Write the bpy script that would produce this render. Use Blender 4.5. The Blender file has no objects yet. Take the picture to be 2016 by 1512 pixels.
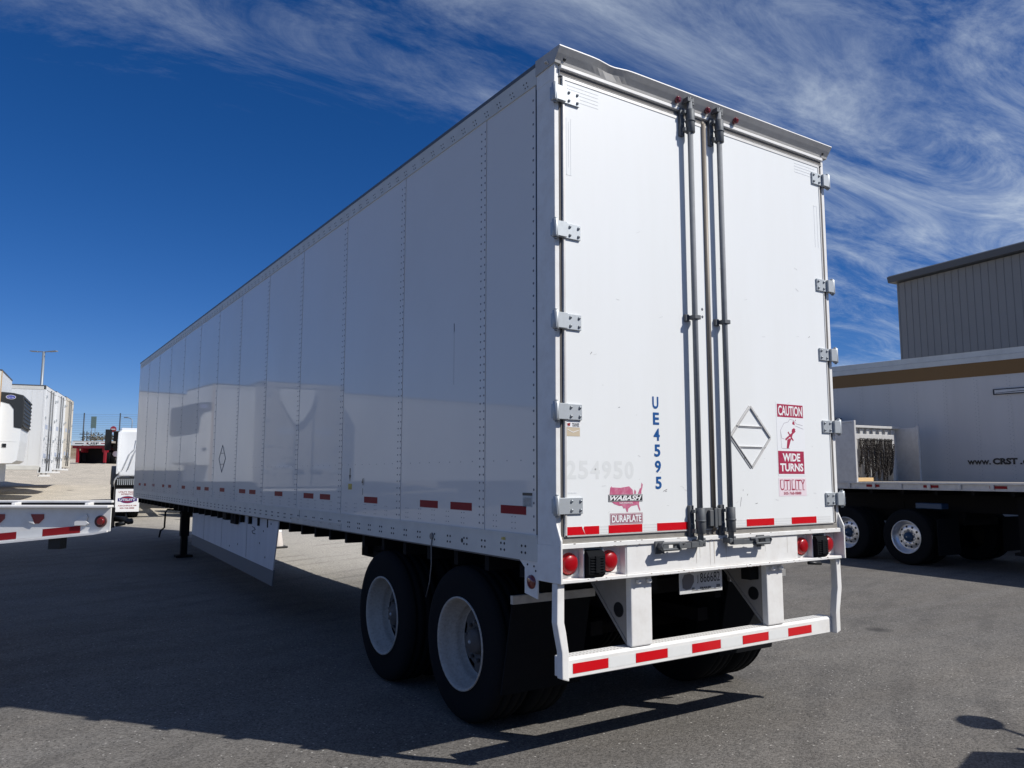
import bpy, bmesh, math, random
from mathutils import Vector, Matrix, Quaternion
random.seed(7)
R = math.radians
sc = bpy.context.scene
COL = sc.collection

# ---------------------------------------------------------------- camera, sky, sun, exposure
CAM = Vector((-2.6126, -3.5036, 1.6025)); YAW, PITCH, ROLL = -0.5826, 0.1160, 0.0017
fw = Vector((-math.sin(YAW)*math.cos(PITCH), math.cos(YAW)*math.cos(PITCH), math.sin(PITCH)))
r0 = Vector((math.cos(YAW), math.sin(YAW), 0)); u0 = r0.cross(fw)
rt = r0*math.cos(ROLL)+u0*math.sin(ROLL); up = -r0*math.sin(ROLL)+u0*math.cos(ROLL)
cd = bpy.data.cameras.new('camera'); cam = bpy.data.objects.new('camera', cd); COL.objects.link(cam)
cam.matrix_world = Matrix(((rt.x, up.x, -fw.x, CAM.x), (rt.y, up.y, -fw.y, CAM.y), (rt.z, up.z, -fw.z, CAM.z), (0, 0, 0, 1)))
cd.sensor_width = 36; cd.lens = 1539.33/2016*36; cd.clip_end = 3000; cd.clip_start = .05
sc.camera = cam
sc.render.resolution_x, sc.render.resolution_y = 1024, 768
sc.view_settings.view_transform = 'Standard'; sc.view_settings.look = 'None'
sc.view_settings.exposure = 0.0; sc.view_settings.gamma = 1

SUN = Vector((.647, -.837, 1.0)).normalized()
sd = bpy.data.lights.new('sun', 'SUN'); sd.energy = 4.9; sd.angle = R(.53); sd.color = (1, .965, .91)
so = bpy.data.objects.new('sun', sd); COL.objects.link(so)
so.rotation_mode = 'QUATERNION'; so.rotation_quaternion = (-SUN).to_track_quat('-Z', 'Y'); so.location = (20, -26, 31)

W = bpy.data.worlds.new('World'); sc.world = W; W.use_nodes = True
nt = W.node_tree; nt.nodes.clear()
def N(t, **k):
    n = nt.nodes.new(t)
    for a, b in k.items(): setattr(n, a, b)
    return n
def L(a, b): nt.links.new(a, b)
out = N('ShaderNodeOutputWorld'); bg = N('ShaderNodeBackground'); L(bg.outputs[0], out.inputs[0])
sky = N('ShaderNodeTexSky', sky_type='NISHITA'); sky.sun_disc = False
sky.sun_elevation = math.asin(SUN.z); sky.sun_rotation = math.atan2(SUN.x, SUN.y)
sky.altitude = 1600; sky.air_density = .9; sky.dust_density = .25; sky.ozone_density = 2.6
hs = N('ShaderNodeHueSaturation'); hs.inputs['Saturation'].default_value = 1.34; hs.inputs['Hue'].default_value=.5
L(sky.outputs[0], hs.inputs['Color'])
tint = N('ShaderNodeMix', data_type='RGBA', blend_type='MULTIPLY'); tint.inputs[0].default_value = 1; L(hs.outputs[0], tint.inputs[6]); tint.inputs[7].default_value = (.88, .91, 1.19, 1)   # clear dry high-desert sky
tc = N('ShaderNodeTexCoord'); sp = N('ShaderNodeSeparateXYZ'); L(tc.outputs['Generated'], sp.inputs[0])
def M(op, a, b=None, c=None, clamp=False):
    n = N('ShaderNodeMath', operation=op); n.use_clamp = clamp
    for i, v in enumerate((a, b, c)):
        if v is None: continue
        if isinstance(v, (int, float)): n.inputs[i].default_value = v
        else: L(v, n.inputs[i])
    return n.outputs[0]
# cirrus: direction projected on a high flat layer
zz = M('ADD', M('MAXIMUM', sp.outputs[2], 0.0), .12)
cx = M('DIVIDE', sp.outputs[0], zz); cy = M('DIVIDE', sp.outputs[1], zz)
cv = N('ShaderNodeCombineXYZ'); L(cx, cv.inputs[0]); L(cy, cv.inputs[1])
mp = N('ShaderNodeMapping'); mp.inputs['Rotation'].default_value = (0, 0, R(38)); mp.inputs['Scale'].default_value = (.62, 1.6, 1)
mp.inputs['Location'].default_value = (3.7, 1.3, 0)
L(cv.outputs[0], mp.inputs[0])
def noise(vec, scale, det=6, rough=.6, dist=0.0):
    n = N('ShaderNodeTexNoise'); n.inputs['Scale'].default_value = scale; n.inputs['Detail'].default_value = det
    n.inputs['Roughness'].default_value = rough; n.inputs['Distortion'].default_value = dist; L(vec, n.inputs['Vector']); return n.outputs['Fac']
def smooth(v, a, b):
    n = N('ShaderNodeMapRange', interpolation_type='SMOOTHSTEP'); n.inputs[1].default_value = a; n.inputs[2].default_value = b; L(v, n.inputs[0]); return n.outputs[0]
n1 = noise(mp.outputs[0], 2.3, 12, .70, .75)
n2 = noise(mp.outputs[0], .8, 4, .5, .5)
n3 = noise(mp.outputs[0], 9.0, 6, .7, .5)
# where cloud stands: fixed azimuth and elevation ranges of the sky
side = M('ADD', M('MULTIPLY', sp.outputs[0], .835), M('MULTIPLY', sp.outputs[1], -.55))
cover = M('ADD', M('ADD', smooth(side, -.12, .32), M('MULTIPLY', smooth(sp.outputs[2], .31, .50), .93)), M('MULTIPLY', smooth(side, -.35, .1), .12), clamp=True)
edge = M('SUBTRACT', .78, M('MULTIPLY', cover, .37))
cl = M('ADD', M('MULTIPLY', n1, .62), M('ADD', M('MULTIPLY', n2, .30), M('MULTIPLY', n3, .10)))
cl = M('DIVIDE', M('SUBTRACT', cl, edge), .25, clamp=True)
cl = M('MULTIPLY', M('POWER', cl, 1.45), M('ADD', .50, M('MULTIPLY', smooth(side, .1, .62), .5)))
cl = M('MULTIPLY', cl, M('ADD', .12, M('MULTIPLY', cover, .88)))
mx = N('ShaderNodeMix', data_type='RGBA'); L(cl, mx.inputs[0]); L(tint.outputs[2], mx.inputs[6]); mx.inputs[7].default_value = (8.2, 9.3, 10.6, 1)
L(mx.outputs[2], bg.inputs[0]); bg.inputs[1].default_value = .074

# ---------------------------------------------------------------- materials
MATS = {}
def mat(name, col, rough=.5, metal=0.0, spec=.5, coat=0.0, dirt=0.0, dirtcol=(.18, .15, .12), dscale=3.0, bump=0.0, bscale=60.0, emit=None, coatr=.05, streak=False, trans=0.0):
    if name in MATS: return MATS[name]
    m = bpy.data.materials.new(name); m.use_nodes = True; t = m.node_tree; b = t.nodes['Principled BSDF']
    b.inputs['Base Color'].default_value = (*col, 1); b.inputs['Roughness'].default_value = rough
    b.inputs['Metallic'].default_value = metal; b.inputs['Specular IOR Level'].default_value = spec
    b.inputs['Coat Weight'].default_value = coat; b.inputs['Coat Roughness'].default_value = coatr
    if dirt or bump:
        g = t.nodes.new('ShaderNodeNewGeometry'); vec = g.outputs['Position']
        if dirt:
            mp_ = t.nodes.new('ShaderNodeMapping'); mp_.inputs['Scale'].default_value = (1, 1, .12) if streak else (1, 1, 1); t.links.new(vec, mp_.inputs[0])
            n = t.nodes.new('ShaderNodeTexNoise'); n.inputs['Scale'].default_value = dscale; n.inputs['Detail'].default_value = 8; n.inputs['Roughness'].default_value = .65
            t.links.new(mp_.outputs[0], n.inputs['Vector'])
            r_ = t.nodes.new('ShaderNodeMapRange'); r_.inputs[1].default_value = .42; r_.inputs[2].default_value = .78; r_.inputs[4].default_value = dirt; t.links.new(n.outputs['Fac'], r_.inputs[0])
            x = t.nodes.new('ShaderNodeMix'); x.data_type = 'RGBA'; x.inputs[6].default_value = (*col, 1); x.inputs[7].default_value = (*dirtcol, 1)
            t.links.new(r_.outputs[0], x.inputs[0]); t.links.new(x.outputs[2], b.inputs['Base Color'])
            r2 = t.nodes.new('ShaderNodeMapRange'); r2.inputs[3].default_value = rough; r2.inputs[4].default_value = min(1, rough+.25); t.links.new(n.outputs['Fac'], r2.inputs[0]); t.links.new(r2.outputs[0], b.inputs['Roughness'])
        if bump:
            n = t.nodes.new('ShaderNodeTexNoise'); n.inputs['Scale'].default_value = bscale; n.inputs['Detail'].default_value = 4; t.links.new(vec, n.inputs['Vector'])
            bp = t.nodes.new('ShaderNodeBump'); bp.inputs['Strength'].default_value = bump; bp.inputs['Distance'].default_value = .01
            t.links.new(n.outputs['Fac'], bp.inputs['Height']); t.links.new(bp.outputs[0], b.inputs['Normal'])
    if emit: b.inputs['Emission Color'].default_value = (*emit, 1); b.inputs['Emission Strength'].default_value = 1
    MATS[name] = m; return m

crst_white = mat('older trailer side', (.62, .59, .55), .4, dirt=.3, dirtcol=(.42, .39, .35), dscale=1.2, streak=True)
white_panel = mat('white gloss panel', (.74, .72, .685), .30, coat=.46, coatr=.03, spec=.20, dirt=.06, dscale=.9, bump=.010, bscale=1.3)
white_door = mat('white door skin', (.79, .805, .80), .32, dirt=.22, dirtcol=(.60, .60, .56), dscale=2.2, spec=.4, streak=True, bump=.02, bscale=2)
white_steel = mat('white painted steel', (.79, .785, .765), .38, dirt=.28, dirtcol=(.42, .36, .30), dscale=9, spec=.4, bump=.05, bscale=40)
white_old = mat('weathered white paint', (.72, .74, .75), .42, dirt=.35, dirtcol=(.40, .37, .33), dscale=1.4, streak=True)
beige_old = mat('weathered beige paint', (.60, .56, .48), .5, dirt=.4, dirtcol=(.30, .26, .20), dscale=1.6, streak=True)
rail_paint = mat('rail paint', (.62, .62, .585), .38, dirt=.25, dirtcol=(.28, .27, .26), dscale=4)
alu = mat('aluminium', (.55, .54, .52), .38, metal=.75, dirt=.45, dirtcol=(.22, .20, .18), dscale=14)
alu_light = mat('bright aluminium', (.62, .61, .59), .40, metal=.3, dirt=.4, dirtcol=(.33, .31, .29), dscale=9)
galv = mat('galvanised steel', (.46, .49, .51), .42, metal=.55, dirt=.3, dirtcol=(.24, .25, .26), dscale=30)
rod_mat = mat('dull zinc', (.21, .222, .235), .62, metal=.1, dirt=.3, dirtcol=(.10, .10, .10), dscale=14)
lock_mat = mat('grey cast steel', (.11, .12, .13), .5, metal=.3, dirt=.3, dirtcol=(.20, .17, .15), dscale=25)
bolt_dark = mat('dark fastener', (.035, .038, .042), .5, metal=.3)
bolt_grey = mat('grey rivet', (.17, .175, .19), .45, metal=.4)
rubber = mat('rubber', (.009, .010, .012), .9, spec=.12, bump=.25, bscale=90)
black = mat('black plastic', (.008, .009, .010), .45, bump=.2, bscale=50)
frame_black = mat('black chassis paint', (.006, .006, .007), .7, spec=.2, dirt=.4, dirtcol=(.020, .017, .015), dscale=5)
gasket = mat('grey rubber seal', (.13, .12, .11), .7, dirt=.3, dirtcol=(.25, .22, .19), dscale=10)
red_tape = mat('red reflective tape', (.60, .004, .010), .28, coat=.4)
red_dull = mat('dark red tape', (.26, .010, .014), .6, spec=.25)
white_tape = mat('white reflective tape', (.78, .79, .78), .25, coat=.4, dirt=.15, dirtcol=(.5, .5, .48), dscale=20)
red_lens = mat('red lens', (.32, .002, .006), .30, coat=.12, spec=.4, bump=.12, bscale=260)
dark_lens = mat('dark red lens', (.16, .010, .012), .15, coat=.9)
rim_white = mat('white wheel steel', (.43, .405, .37), .5, dirt=.55, dirtcol=(.15, .12, .10), dscale=55)
hub_mat = mat('dusty hub', (.11, .10, .095), .6, dirt=.6, dirtcol=(.07, .06, .05), dscale=20)
chrome = mat('polished aluminium', (.72, .73, .75), .22, metal=.9, dirt=.2, dirtcol=(.3, .3, .3), dscale=10)
blue_hub = mat('blue hub cover', (.015, .05, .11), .4)
blue_txt = mat('blue vinyl', (.010, .085, .28), .35)
ghost = mat('faded vinyl ghost', (.70, .715, .705), .5)
ghost2 = mat('faint vinyl residue', (.735, .755, .765), .4)
crimson = mat('crimson vinyl', (.36, .012, .055), .35, dirt=.3, dirtcol=(.55, .15, .22), dscale=40)
pinkish = mat('faded pink vinyl', (.50, .10, .20), .4, dirt=.75, dirtcol=(.66, .38, .46), dscale=28)
wine = mat('faded wine vinyl', (.30, .10, .14), .4, dirt=.6, dirtcol=(.48, .36, .40), dscale=40)
pale_dec = mat('pale decal film', (.80, .81, .82), .4)
dec_black = mat('black vinyl', (.010, .010, .012), .4)
dec_white = mat('white vinyl', (.82, .82, .82), .4)
tan_dec = mat('tan decal', (.56, .47, .34), .5)
yellow = mat('yellow vinyl', (.42, .33, .02), .45)
plate_m = mat('plate white', (.62, .62, .61), .4, dirt=.4, dirtcol=(.35, .33, .30), dscale=20)
skirt_w = mat('skirt panel', (.66, .66, .67), .5, dirt=.3, dirtcol=(.36, .35, .35), dscale=4, streak=True)
skirt_g = mat('skirt rubber', (.13, .145, .16), .65)
gold = mat('gold stripe', (.20, .095, .012), .4)
bldg = mat('grey ribbed cladding', (.285, .275, .26), .55, dirt=.15, dirtcol=(.2, .19, .17), dscale=1.0)
eave_m = mat('dark eave trim', (.085, .095, .11), .5)
wood = mat('fresh timber', (.62, .42, .20), .7, dirt=.3, dirtcol=(.4, .25, .1), dscale=8)
deckwood = mat('weathered deck boards', (.33, .30, .27), .75, dirt=.6, dirtcol=(.14, .12, .10), dscale=6, bump=.3, bscale=18)
chain_m = mat('rusty chain steel', (.028, .024, .022), .6, metal=.2, dirt=.4, dirtcol=(.08, .05, .03), dscale=40)
red_paint = mat('red frame paint', (.26, .006, .016), .42, dirt=.4, dirtcol=(.10, .01, .01), dscale=3)
glass = mat('dark glass', (.02, .025, .03), .06, coat=.8)
orange = mat('faded orange plastic', (.55, .50, .46), .6)
cone_base = mat('black cone base', (.02, .02, .02), .7)
fence_m = mat('dark fence post', (.03, .04, .05), .5)
wire_m = mat('fence wire', (.16, .2, .25), .5)
sign_red = mat('sign red', (.42, .015, .03), .4)
sign_green = mat('sign back', (.16, .24, .22), .5)
pole_m = mat('grey lamp post steel', (.24, .27, .30), .45, metal=.3)
brickish = mat('brown wall', (.24, .11, .07), .8)
blue_reefer = mat('blue emblem', (.02, .04, .35), .4)
grille = mat('grey grille plastic', (.022, .025, .028), .5)
tractor_w = mat('white cab paint', (.78, .80, .82), .3, coat=.4, dirt=.1, dscale=3)
tractor_g = mat('grey fender plastic', (.13, .135, .14), .6)

# ---------------------------------------------------------------- mesh builder
def frame(o, r, u):
    r = Vector(r).normalized(); u = Vector(u).normalized(); return (Vector(o), r, u, r.cross(u))
class MB:
    def __init__(s): s.v = []; s.f = []; s.m = []; s.sm = []
    def add(s, vs, fs, mi=0, smooth=False):
        b = len(s.v); s.v += [tuple(v) for v in vs]; s.f += [tuple(b+i for i in f) for f in fs]
        s.m += [mi]*len(fs); s.sm += [smooth]*len(fs); return s
    def box(s, x0, x1, y0, y1, z0, z1, mi=0):
        return s.add([(x, y, z) for z in (z0, z1) for y in (y0, y1) for x in (x0, x1)],
                     [(0, 2, 3, 1), (4, 5, 7, 6), (0, 1, 5, 4), (2, 6, 7, 3), (0, 4, 6, 2), (1, 3, 7, 5)], mi)
    def obox(s, o, a, b, c, mi=0):   # corner o with edge vectors a b c
        o, a, b, c = map(Vector, (o, a, b, c))
        return s.add([o, o+a, o+a+b, o+b, o+c, o+a+c, o+a+b+c, o+b+c], [(0, 3, 2, 1), (4, 5, 6, 7), (0, 1, 5, 4), (1, 2, 6, 5), (2, 3, 7, 6), (3, 0, 4, 7)], mi)
    def prism(s, pts, off, mi=0, mside=None):
        pts = [Vector(p) for p in pts]; off = Vector(off); n = len(pts)
        s.add(pts+[p+off for p in pts], [tuple(range(n))[::-1], tuple(range(n, 2*n))], mi)
        b = len(s.v)-2*n
        s.f += [(b+i, b+(i+1) % n, b+n+(i+1) % n, b+n+i) for i in range(n)]; s.m += [mi if mside is None else mside]*n; s.sm += [False]*n
        return s
    def cyl(s, p0, p1, r, n=12, mi=0, r1=None, smooth=True):
        p0, p1 = Vector(p0), Vector(p1); r1 = r if r1 is None else r1
        d = (p1-p0).normalized(); a = d.orthogonal().normalized(); c = d.cross(a)
        ring = lambda p, q: [p+a*math.cos(2*math.pi*i/n)*q+c*math.sin(2*math.pi*i/n)*q for i in range(n)]
        vs = ring(p0, r)+ring(p1, r1)
        s.add(vs, [(i, (i+1) % n, n+(i+1) % n, n+i) for i in range(n)], mi, smooth)
        b = len(s.v)-2*n
        s.f += [tuple(b+i for i in range(n))[::-1], tuple(b+n+i for i in range(n))]; s.m += [mi]*2; s.sm += [False]*2
        return s
    def tube(s, pts, r, n=8, mi=0, closed=False):
        P = [Vector(p) for p in pts]; k = len(P); rings = []; ref = None
        for i in range(k):
            if closed: t = P[(i+1) % k]-P[i-1]
            else: t = P[min(i+1, k-1)]-P[max(i-1, 0)]
            t.normalize()
            if ref is None: ref = t.orthogonal().normalized()
            ref = (ref-t*ref.dot(t)).normalized(); c = t.cross(ref)
            rings.append([P[i]+ref*math.cos(2*math.pi*j/n)*r+c*math.sin(2*math.pi*j/n)*r for j in range(n)])
        fs = []
        for i in range(k if closed else k-1):
            a, b = i*n, ((i+1) % k)*n
            fs += [(a+j, a+(j+1) % n, b+(j+1) % n, b+j) for j in range(n)]
        if not closed: fs += [tuple(range(n))[::-1], tuple((k-1)*n+j for j in range(n))]
        return s.add([v for q in rings for v in q], fs, mi, True)
    def lathe(s, prof, o, axis, n=32, mi=0, smooth=True, mis=None):   # prof: (distance along axis, radius)
        o = Vector(o); d = Vector(axis).normalized(); a = d.orthogonal().normalized(); c = d.cross(a)
        vs = [o+d*h+(a*math.cos(2*math.pi*j/n)+c*math.sin(2*math.pi*j/n))*r for h, r in prof for j in range(n)]
        b = len(s.v); s.v += [tuple(v) for v in vs]
        for i in range(len(prof)-1):
            for j in range(n):
                s.f.append((b+i*n+j, b+i*n+(j+1) % n, b+(i+1)*n+(j+1) % n, b+(i+1)*n+j)); s.m.append(mi if mis is None else mis[i]); s.sm.append(smooth)
        return s
    def dome(s, c, nrm, r, h, n=6, mi=0):
        c = Vector(c); d = Vector(nrm).normalized(); a = d.orthogonal().normalized(); e = d.cross(a)
        vs = [c+(a*math.cos(2*math.pi*i/n)+e*math.sin(2*math.pi*i/n))*r for i in range(n)]+[c+d*h+(a*math.cos(2*math.pi*i/n)+e*math.sin(2*math.pi*i/n))*r*.55 for i in range(n)]
        return s.add(vs, [(i, (i+1) % n, n+(i+1) % n, n+i) for i in range(n)]+[tuple(range(n, 2*n))], mi)
    def poly(s, fr, pts, mi=0, z=0.0, th=.0006):      # flat decal shape in a frame
        o, r, u, n = fr; return s.prism([o+r*x+u*y+n*z for x, y in pts], n*th, mi)
    def rect(s, fr, x0, x1, y0, y1, mi=0, z=0.0, th=.0006): return s.poly(fr, [(x0, y0), (x1, y0), (x1, y1), (x0, y1)], mi, z, th)
    def text(s, fr, txt, cx, cy, w, h, mi=0, z=0.0008, bold=0.0, shear=0.0, th=.0005):
        cu = bpy.data.curves.new('t', 'FONT'); cu.body = txt; cu.offset = bold; cu.shear = shear; cu.resolution_u = 3; cu.fill_mode = 'FRONT'
        ob = bpy.data.objects.new('t', cu); COL.objects.link(ob); bpy.context.view_layer.update()
        me = ob.evaluated_get(bpy.context.evaluated_depsgraph_get()).to_mesh()
        vs = [v.co.copy() for v in me.vertices]; fs = [tuple(p.vertices) for p in me.polygons]
        ob.to_mesh_clear() if hasattr(ob, 'to_mesh_clear') else None
        bpy.data.objects.remove(ob); bpy.data.curves.remove(cu)
        if not vs: return s
        x0 = min(v.x for v in vs); x1 = max(v.x for v in vs); y0 = min(v.y for v in vs); y1 = max(v.y for v in vs)
        o, r, u, n = fr
        return s.add([o+r*(cx+((v.x-x0)/(x1-x0)-.5)*w)+u*(cy+((v.y-y0)/(y1-y0)-.5)*h)+n*(z+th) for v in vs], fs, mi)
    def xf(s, mtx): s.v = [tuple(mtx @ Vector(v)) for v in s.v]; return s
    def build(s, name, mats, parent=None, bevel=0.0, seg=1, loc=None, angle=35):
        me = bpy.data.meshes.new(name)
        me.from_pydata(s.v, [], s.f)
        if not isinstance(mats, (list, tuple)): mats = [mats]
        for m in mats: me.materials.append(m)
        me.polygons.foreach_set('material_index', s.m); me.polygons.foreach_set('use_smooth', s.sm)
        me.update()
        bm = bmesh.new(); bm.from_mesh(me)
        if bevel:
            ed = [e for e in bm.edges if len(e.link_faces) == 2 and e.calc_face_angle(0) > R(angle)]
            bmesh.ops.bevel(bm, geom=ed, offset=bevel, segments=seg, affect='EDGES', clamp_overlap=True, profile=.6)
        bm.to_mesh(me); bm.free(); me.update()
        o = bpy.data.objects.new(name, me); COL.objects.link(o)
        if loc is not None: o.location = loc
        if parent: o.parent = parent
        return o
def thing(name, label, cat, loc=(0, 0, 0), rz=0.0, group=None, scale=1.0):
    o = bpy.data.objects.new(name, None); COL.objects.link(o); o.location = loc; o.rotation_euler = (0, 0, rz); o.empty_display_size = .3
    o['label'] = label; o['category'] = cat; o.scale = (scale,)*3
    if group: o['group'] = group
    return o
def tag(o, label, cat, group=None):
    o['label'] = label; o['category'] = cat
    if group: o['group'] = group
    return o
def struct(o): o['kind'] = 'structure'; return o
def dup(root, loc, rz, label, group=None):
    r = root.copy(); COL.objects.link(r); r.location = loc; r.rotation_euler = (0, 0, rz); r['label'] = label
    if group: r['group'] = group
    for ch in list(root.children):
        c = ch.copy(); COL.objects.link(c); c.parent = r
        for g in ch.children:
            d = g.copy(); COL.objects.link(d); d.parent = c
    return r

# ---------------------------------------------------------------- terrain
KN = [(-400, -.2), (9, 0), (12.5, .06), (16.5, .20), (20.6, .38), (28.6, .66), (36, .93), (45, 1.45), (60, 2.36), (75, 2.8), (79, 2.95), (82.5, 4.45), (90, 4.55), (900, 4.2)]
def gz(x, y):
    for (a, za), (b, zb) in zip(KN, KN[1:]):
        if y <= b:
            t = (y-a)/(b-a); return za+(zb-za)*t
    return KN[-1][1]
def ground_mat():
    m = bpy.data.materials.new('asphalt and gravel'); m.use_nodes = True; t = m.node_tree; b = t.nodes['Principled BSDF']; b.inputs['Roughness'].default_value = .85; b.inputs['Specular IOR Level'].default_value = .3
    n = t.nodes.new; l = t.links.new
    g = n('ShaderNodeNewGeometry'); P = g.outputs['Position']; s_ = n('ShaderNodeSeparateXYZ'); l(P, s_.inputs[0])
    def nz(sc_, det=3, rough=.6, dist=0, vec=P):
        q = n('ShaderNodeTexNoise'); q.inputs['Scale'].default_value = sc_; q.inputs['Detail'].default_value = det; q.inputs['Roughness'].default_value = rough; q.inputs['Distortion'].default_value = dist; l(vec, q.inputs['Vector']); return q.outputs['Fac']
    def mr(v, a, b_, c=0, d=1):
        q = n('ShaderNodeMapRange'); q.inputs[1].default_value = a; q.inputs[2].default_value = b_; q.inputs[3].default_value = c; q.inputs[4].default_value = d; l(v, q.inputs[0]); return q.outputs[0]
    def mix(f, a, b_, bt='MIX'):
        q = n('ShaderNodeMix'); q.data_type = 'RGBA'; q.blend_type = bt
        if isinstance(f, (int, float)): q.inputs[0].default_value = f
        else: l(f, q.inputs[0])
        for i, v in ((6, a), (7, b_)):
            if isinstance(v, tuple): q.inputs[i].default_value = (*v, 1)
            else: l(v, q.inputs[i])
        return q.outputs[2]
    # aggregate stones
    vo = n('ShaderNodeTexVoronoi'); vo.inputs['Scale'].default_value = 95; l(P, vo.inputs['Vector'])
    cs = n('ShaderNodeSeparateColor'); l(vo.outputs['Color'], cs.inputs[0])
    stone = mr(cs.outputs[0], .1, 1.0, .66, 1.38)
    vo2 = n('ShaderNodeTexVoronoi'); vo2.inputs['Scale'].default_value = 42; l(P, vo2.inputs['Vector'])
    cs2 = n('ShaderNodeSeparateColor'); l(vo2.outputs['Color'], cs2.inputs[0])
    bright = mr(cs2.outputs[1], .930, .940); dark = mr(cs2.outputs[2], .955, .965)
    near = mr(vo2.outputs['Distance'], .30, .22); 
    mb = n('ShaderNodeMath'); mb.operation = 'MULTIPLY'; l(bright, mb.inputs[0]); l(near, mb.inputs[1])
    md = n('ShaderNodeMath'); md.operation = 'MULTIPLY'; l(dark, md.inputs[0]); l(near, md.inputs[1])
    big = nz(.35, 5, .55); mid = nz(2.6, 6, .65)
    # wheel-track streaks running across the yard
    mp2 = n('ShaderNodeMapping'); mp2.inputs['Rotation'].default_value = (0, 0, R(24)); mp2.inputs['Scale'].default_value = (.10, 1.9, 1); l(P, mp2.inputs[0])
    st = nz(1.0, 6, .6, .4, mp2.outputs[0])
    base = mix(mr(big, .35, .65), (.114, .105, .094), (.166, .152, .134))
    base = mix(mr(st, .35, .68, 0, .55), base, (.180, .173, .162))
    base = mix(mr(mid, .45, .75, 0, .35), base, (.060, .059, .058))
    y_ramp = mr(s_.outputs[1], 12, 24); yn = n('ShaderNodeMath'); yn.operation = 'MULTIPLY_ADD'; l(nz(.25, 4), yn.inputs[0]); yn.inputs[1].default_value = 10; l(s_.outputs[1], yn.inputs[2])
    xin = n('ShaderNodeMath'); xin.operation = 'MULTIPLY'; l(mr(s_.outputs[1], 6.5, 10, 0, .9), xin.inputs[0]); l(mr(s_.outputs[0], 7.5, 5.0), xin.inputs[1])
    lit_band = n('ShaderNodeMath'); lit_band.operation = 'MULTIPLY'; l(xin.outputs[0], lit_band.inputs[0]); l(mr(s_.outputs[0], .9, 1.7), lit_band.inputs[1])
    base = mix(lit_band.outputs[0], base, (.42, .395, .35))  # lighter band puts sunlight into the ground colour under and beside the trailer
    base = mix(mr(s_.outputs[1], 14, 20, 0, .6), base, (.31, .295, .265))
    # darker resurfaced patch and rubbed-in tyre arcs
    wv = n('ShaderNodeTexWave'); wv.wave_type = 'RINGS'; wv.rings_direction = 'Z'; wv.inputs['Scale'].default_value = .55; wv.inputs['Distortion'].default_value = 1.2; wv.inputs['Detail'].default_value = 4; wv.inputs['Detail Scale'].default_value = .6
    mo = n('ShaderNodeMapping'); mo.inputs['Location'].default_value = (-16, 22, 0); l(P, mo.inputs[0]); l(mo.outputs[0], wv.inputs['Vector'])
    arc = n('ShaderNodeMath'); arc.operation = 'MULTIPLY'; l(mr(wv.outputs['Fac'], .72, .95, 0, .30), arc.inputs[0]); l(mr(nz(.5, 3), .42, .6), arc.inputs[1])
    base = mix(arc.outputs[0], base, (.070, .066, .062))
    tan = mix(mr(nz(1.2, 6, .7), .35, .7), (.56, .50, .41), (.42, .38, .31))
    base = mix(mr(yn.outputs[0], 21, 31), base, tan)
    bank = mix(mr(nz(1.5, 6, .7), .35, .65), (.16, .115, .075), (.24, .19, .13))
    base = mix(mr(s_.outputs[1], 76, 80), base, bank)
    gr = n('ShaderNodeCombineColor'); [l(stone, gr.inputs[i]) for i in range(3)]
    base = mix(1.0, base, gr.outputs[0], 'MULTIPLY')
    base = mix(mb.outputs[0], base, (.42, .40, .37)); base = mix(md.outputs[0], base, (.015, .015, .015))
    # oil drips and stains
    sv = n('ShaderNodeTexVoronoi'); sv.inputs['Scale'].default_value = .55; sv.inputs['Randomness'].default_value = 1; l(P, sv.inputs['Vector'])
    base = mix(mr(sv.outputs['Distance'], .10, .035, 0, .7), base, (.025, .024, .024))
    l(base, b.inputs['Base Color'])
    # cracks
    bp = n('ShaderNodeBump'); bp.inputs['Strength'].default_value = .42; bp.inputs['Distance'].default_value = .006
    h = n('ShaderNodeMath'); h.operation = 'ADD'; l(mr(vo.outputs['Distance'], 0, .6, 1, 0), h.inputs[0]); l(nz(140, 3), h.inputs[1])
    l(h.outputs[0], bp.inputs['Height']); l(bp.outputs[0], b.inputs['Normal'])
    return m
xs = [-600, -200, -80, -40]+[i*4 for i in range(-9, 16)]+[80, 120, 250, 700]
ys = [-400, -100, -30, -10, 0, 6]+[9+i*1.2 for i in range(0, 62)]+[84, 90, 110, 160, 300, 900]
g = MB(); vs = [(x, y, gz(x, y)+(.05*math.sin(x*.9+y*.7)+.04*math.sin(x*.37-y*1.3) if y > 30 else 0)*(1 if y < 95 else 0)) for y in ys for x in xs]
nx = len(xs)
g.add(vs, [(j*nx+i, j*nx+i+1, (j+1)*nx+i+1, (j+1)*nx+i) for j in range(len(ys)-1) for i in range(nx-1)], 0, True)
struct(g.build('ground', ground_mat()))

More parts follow.
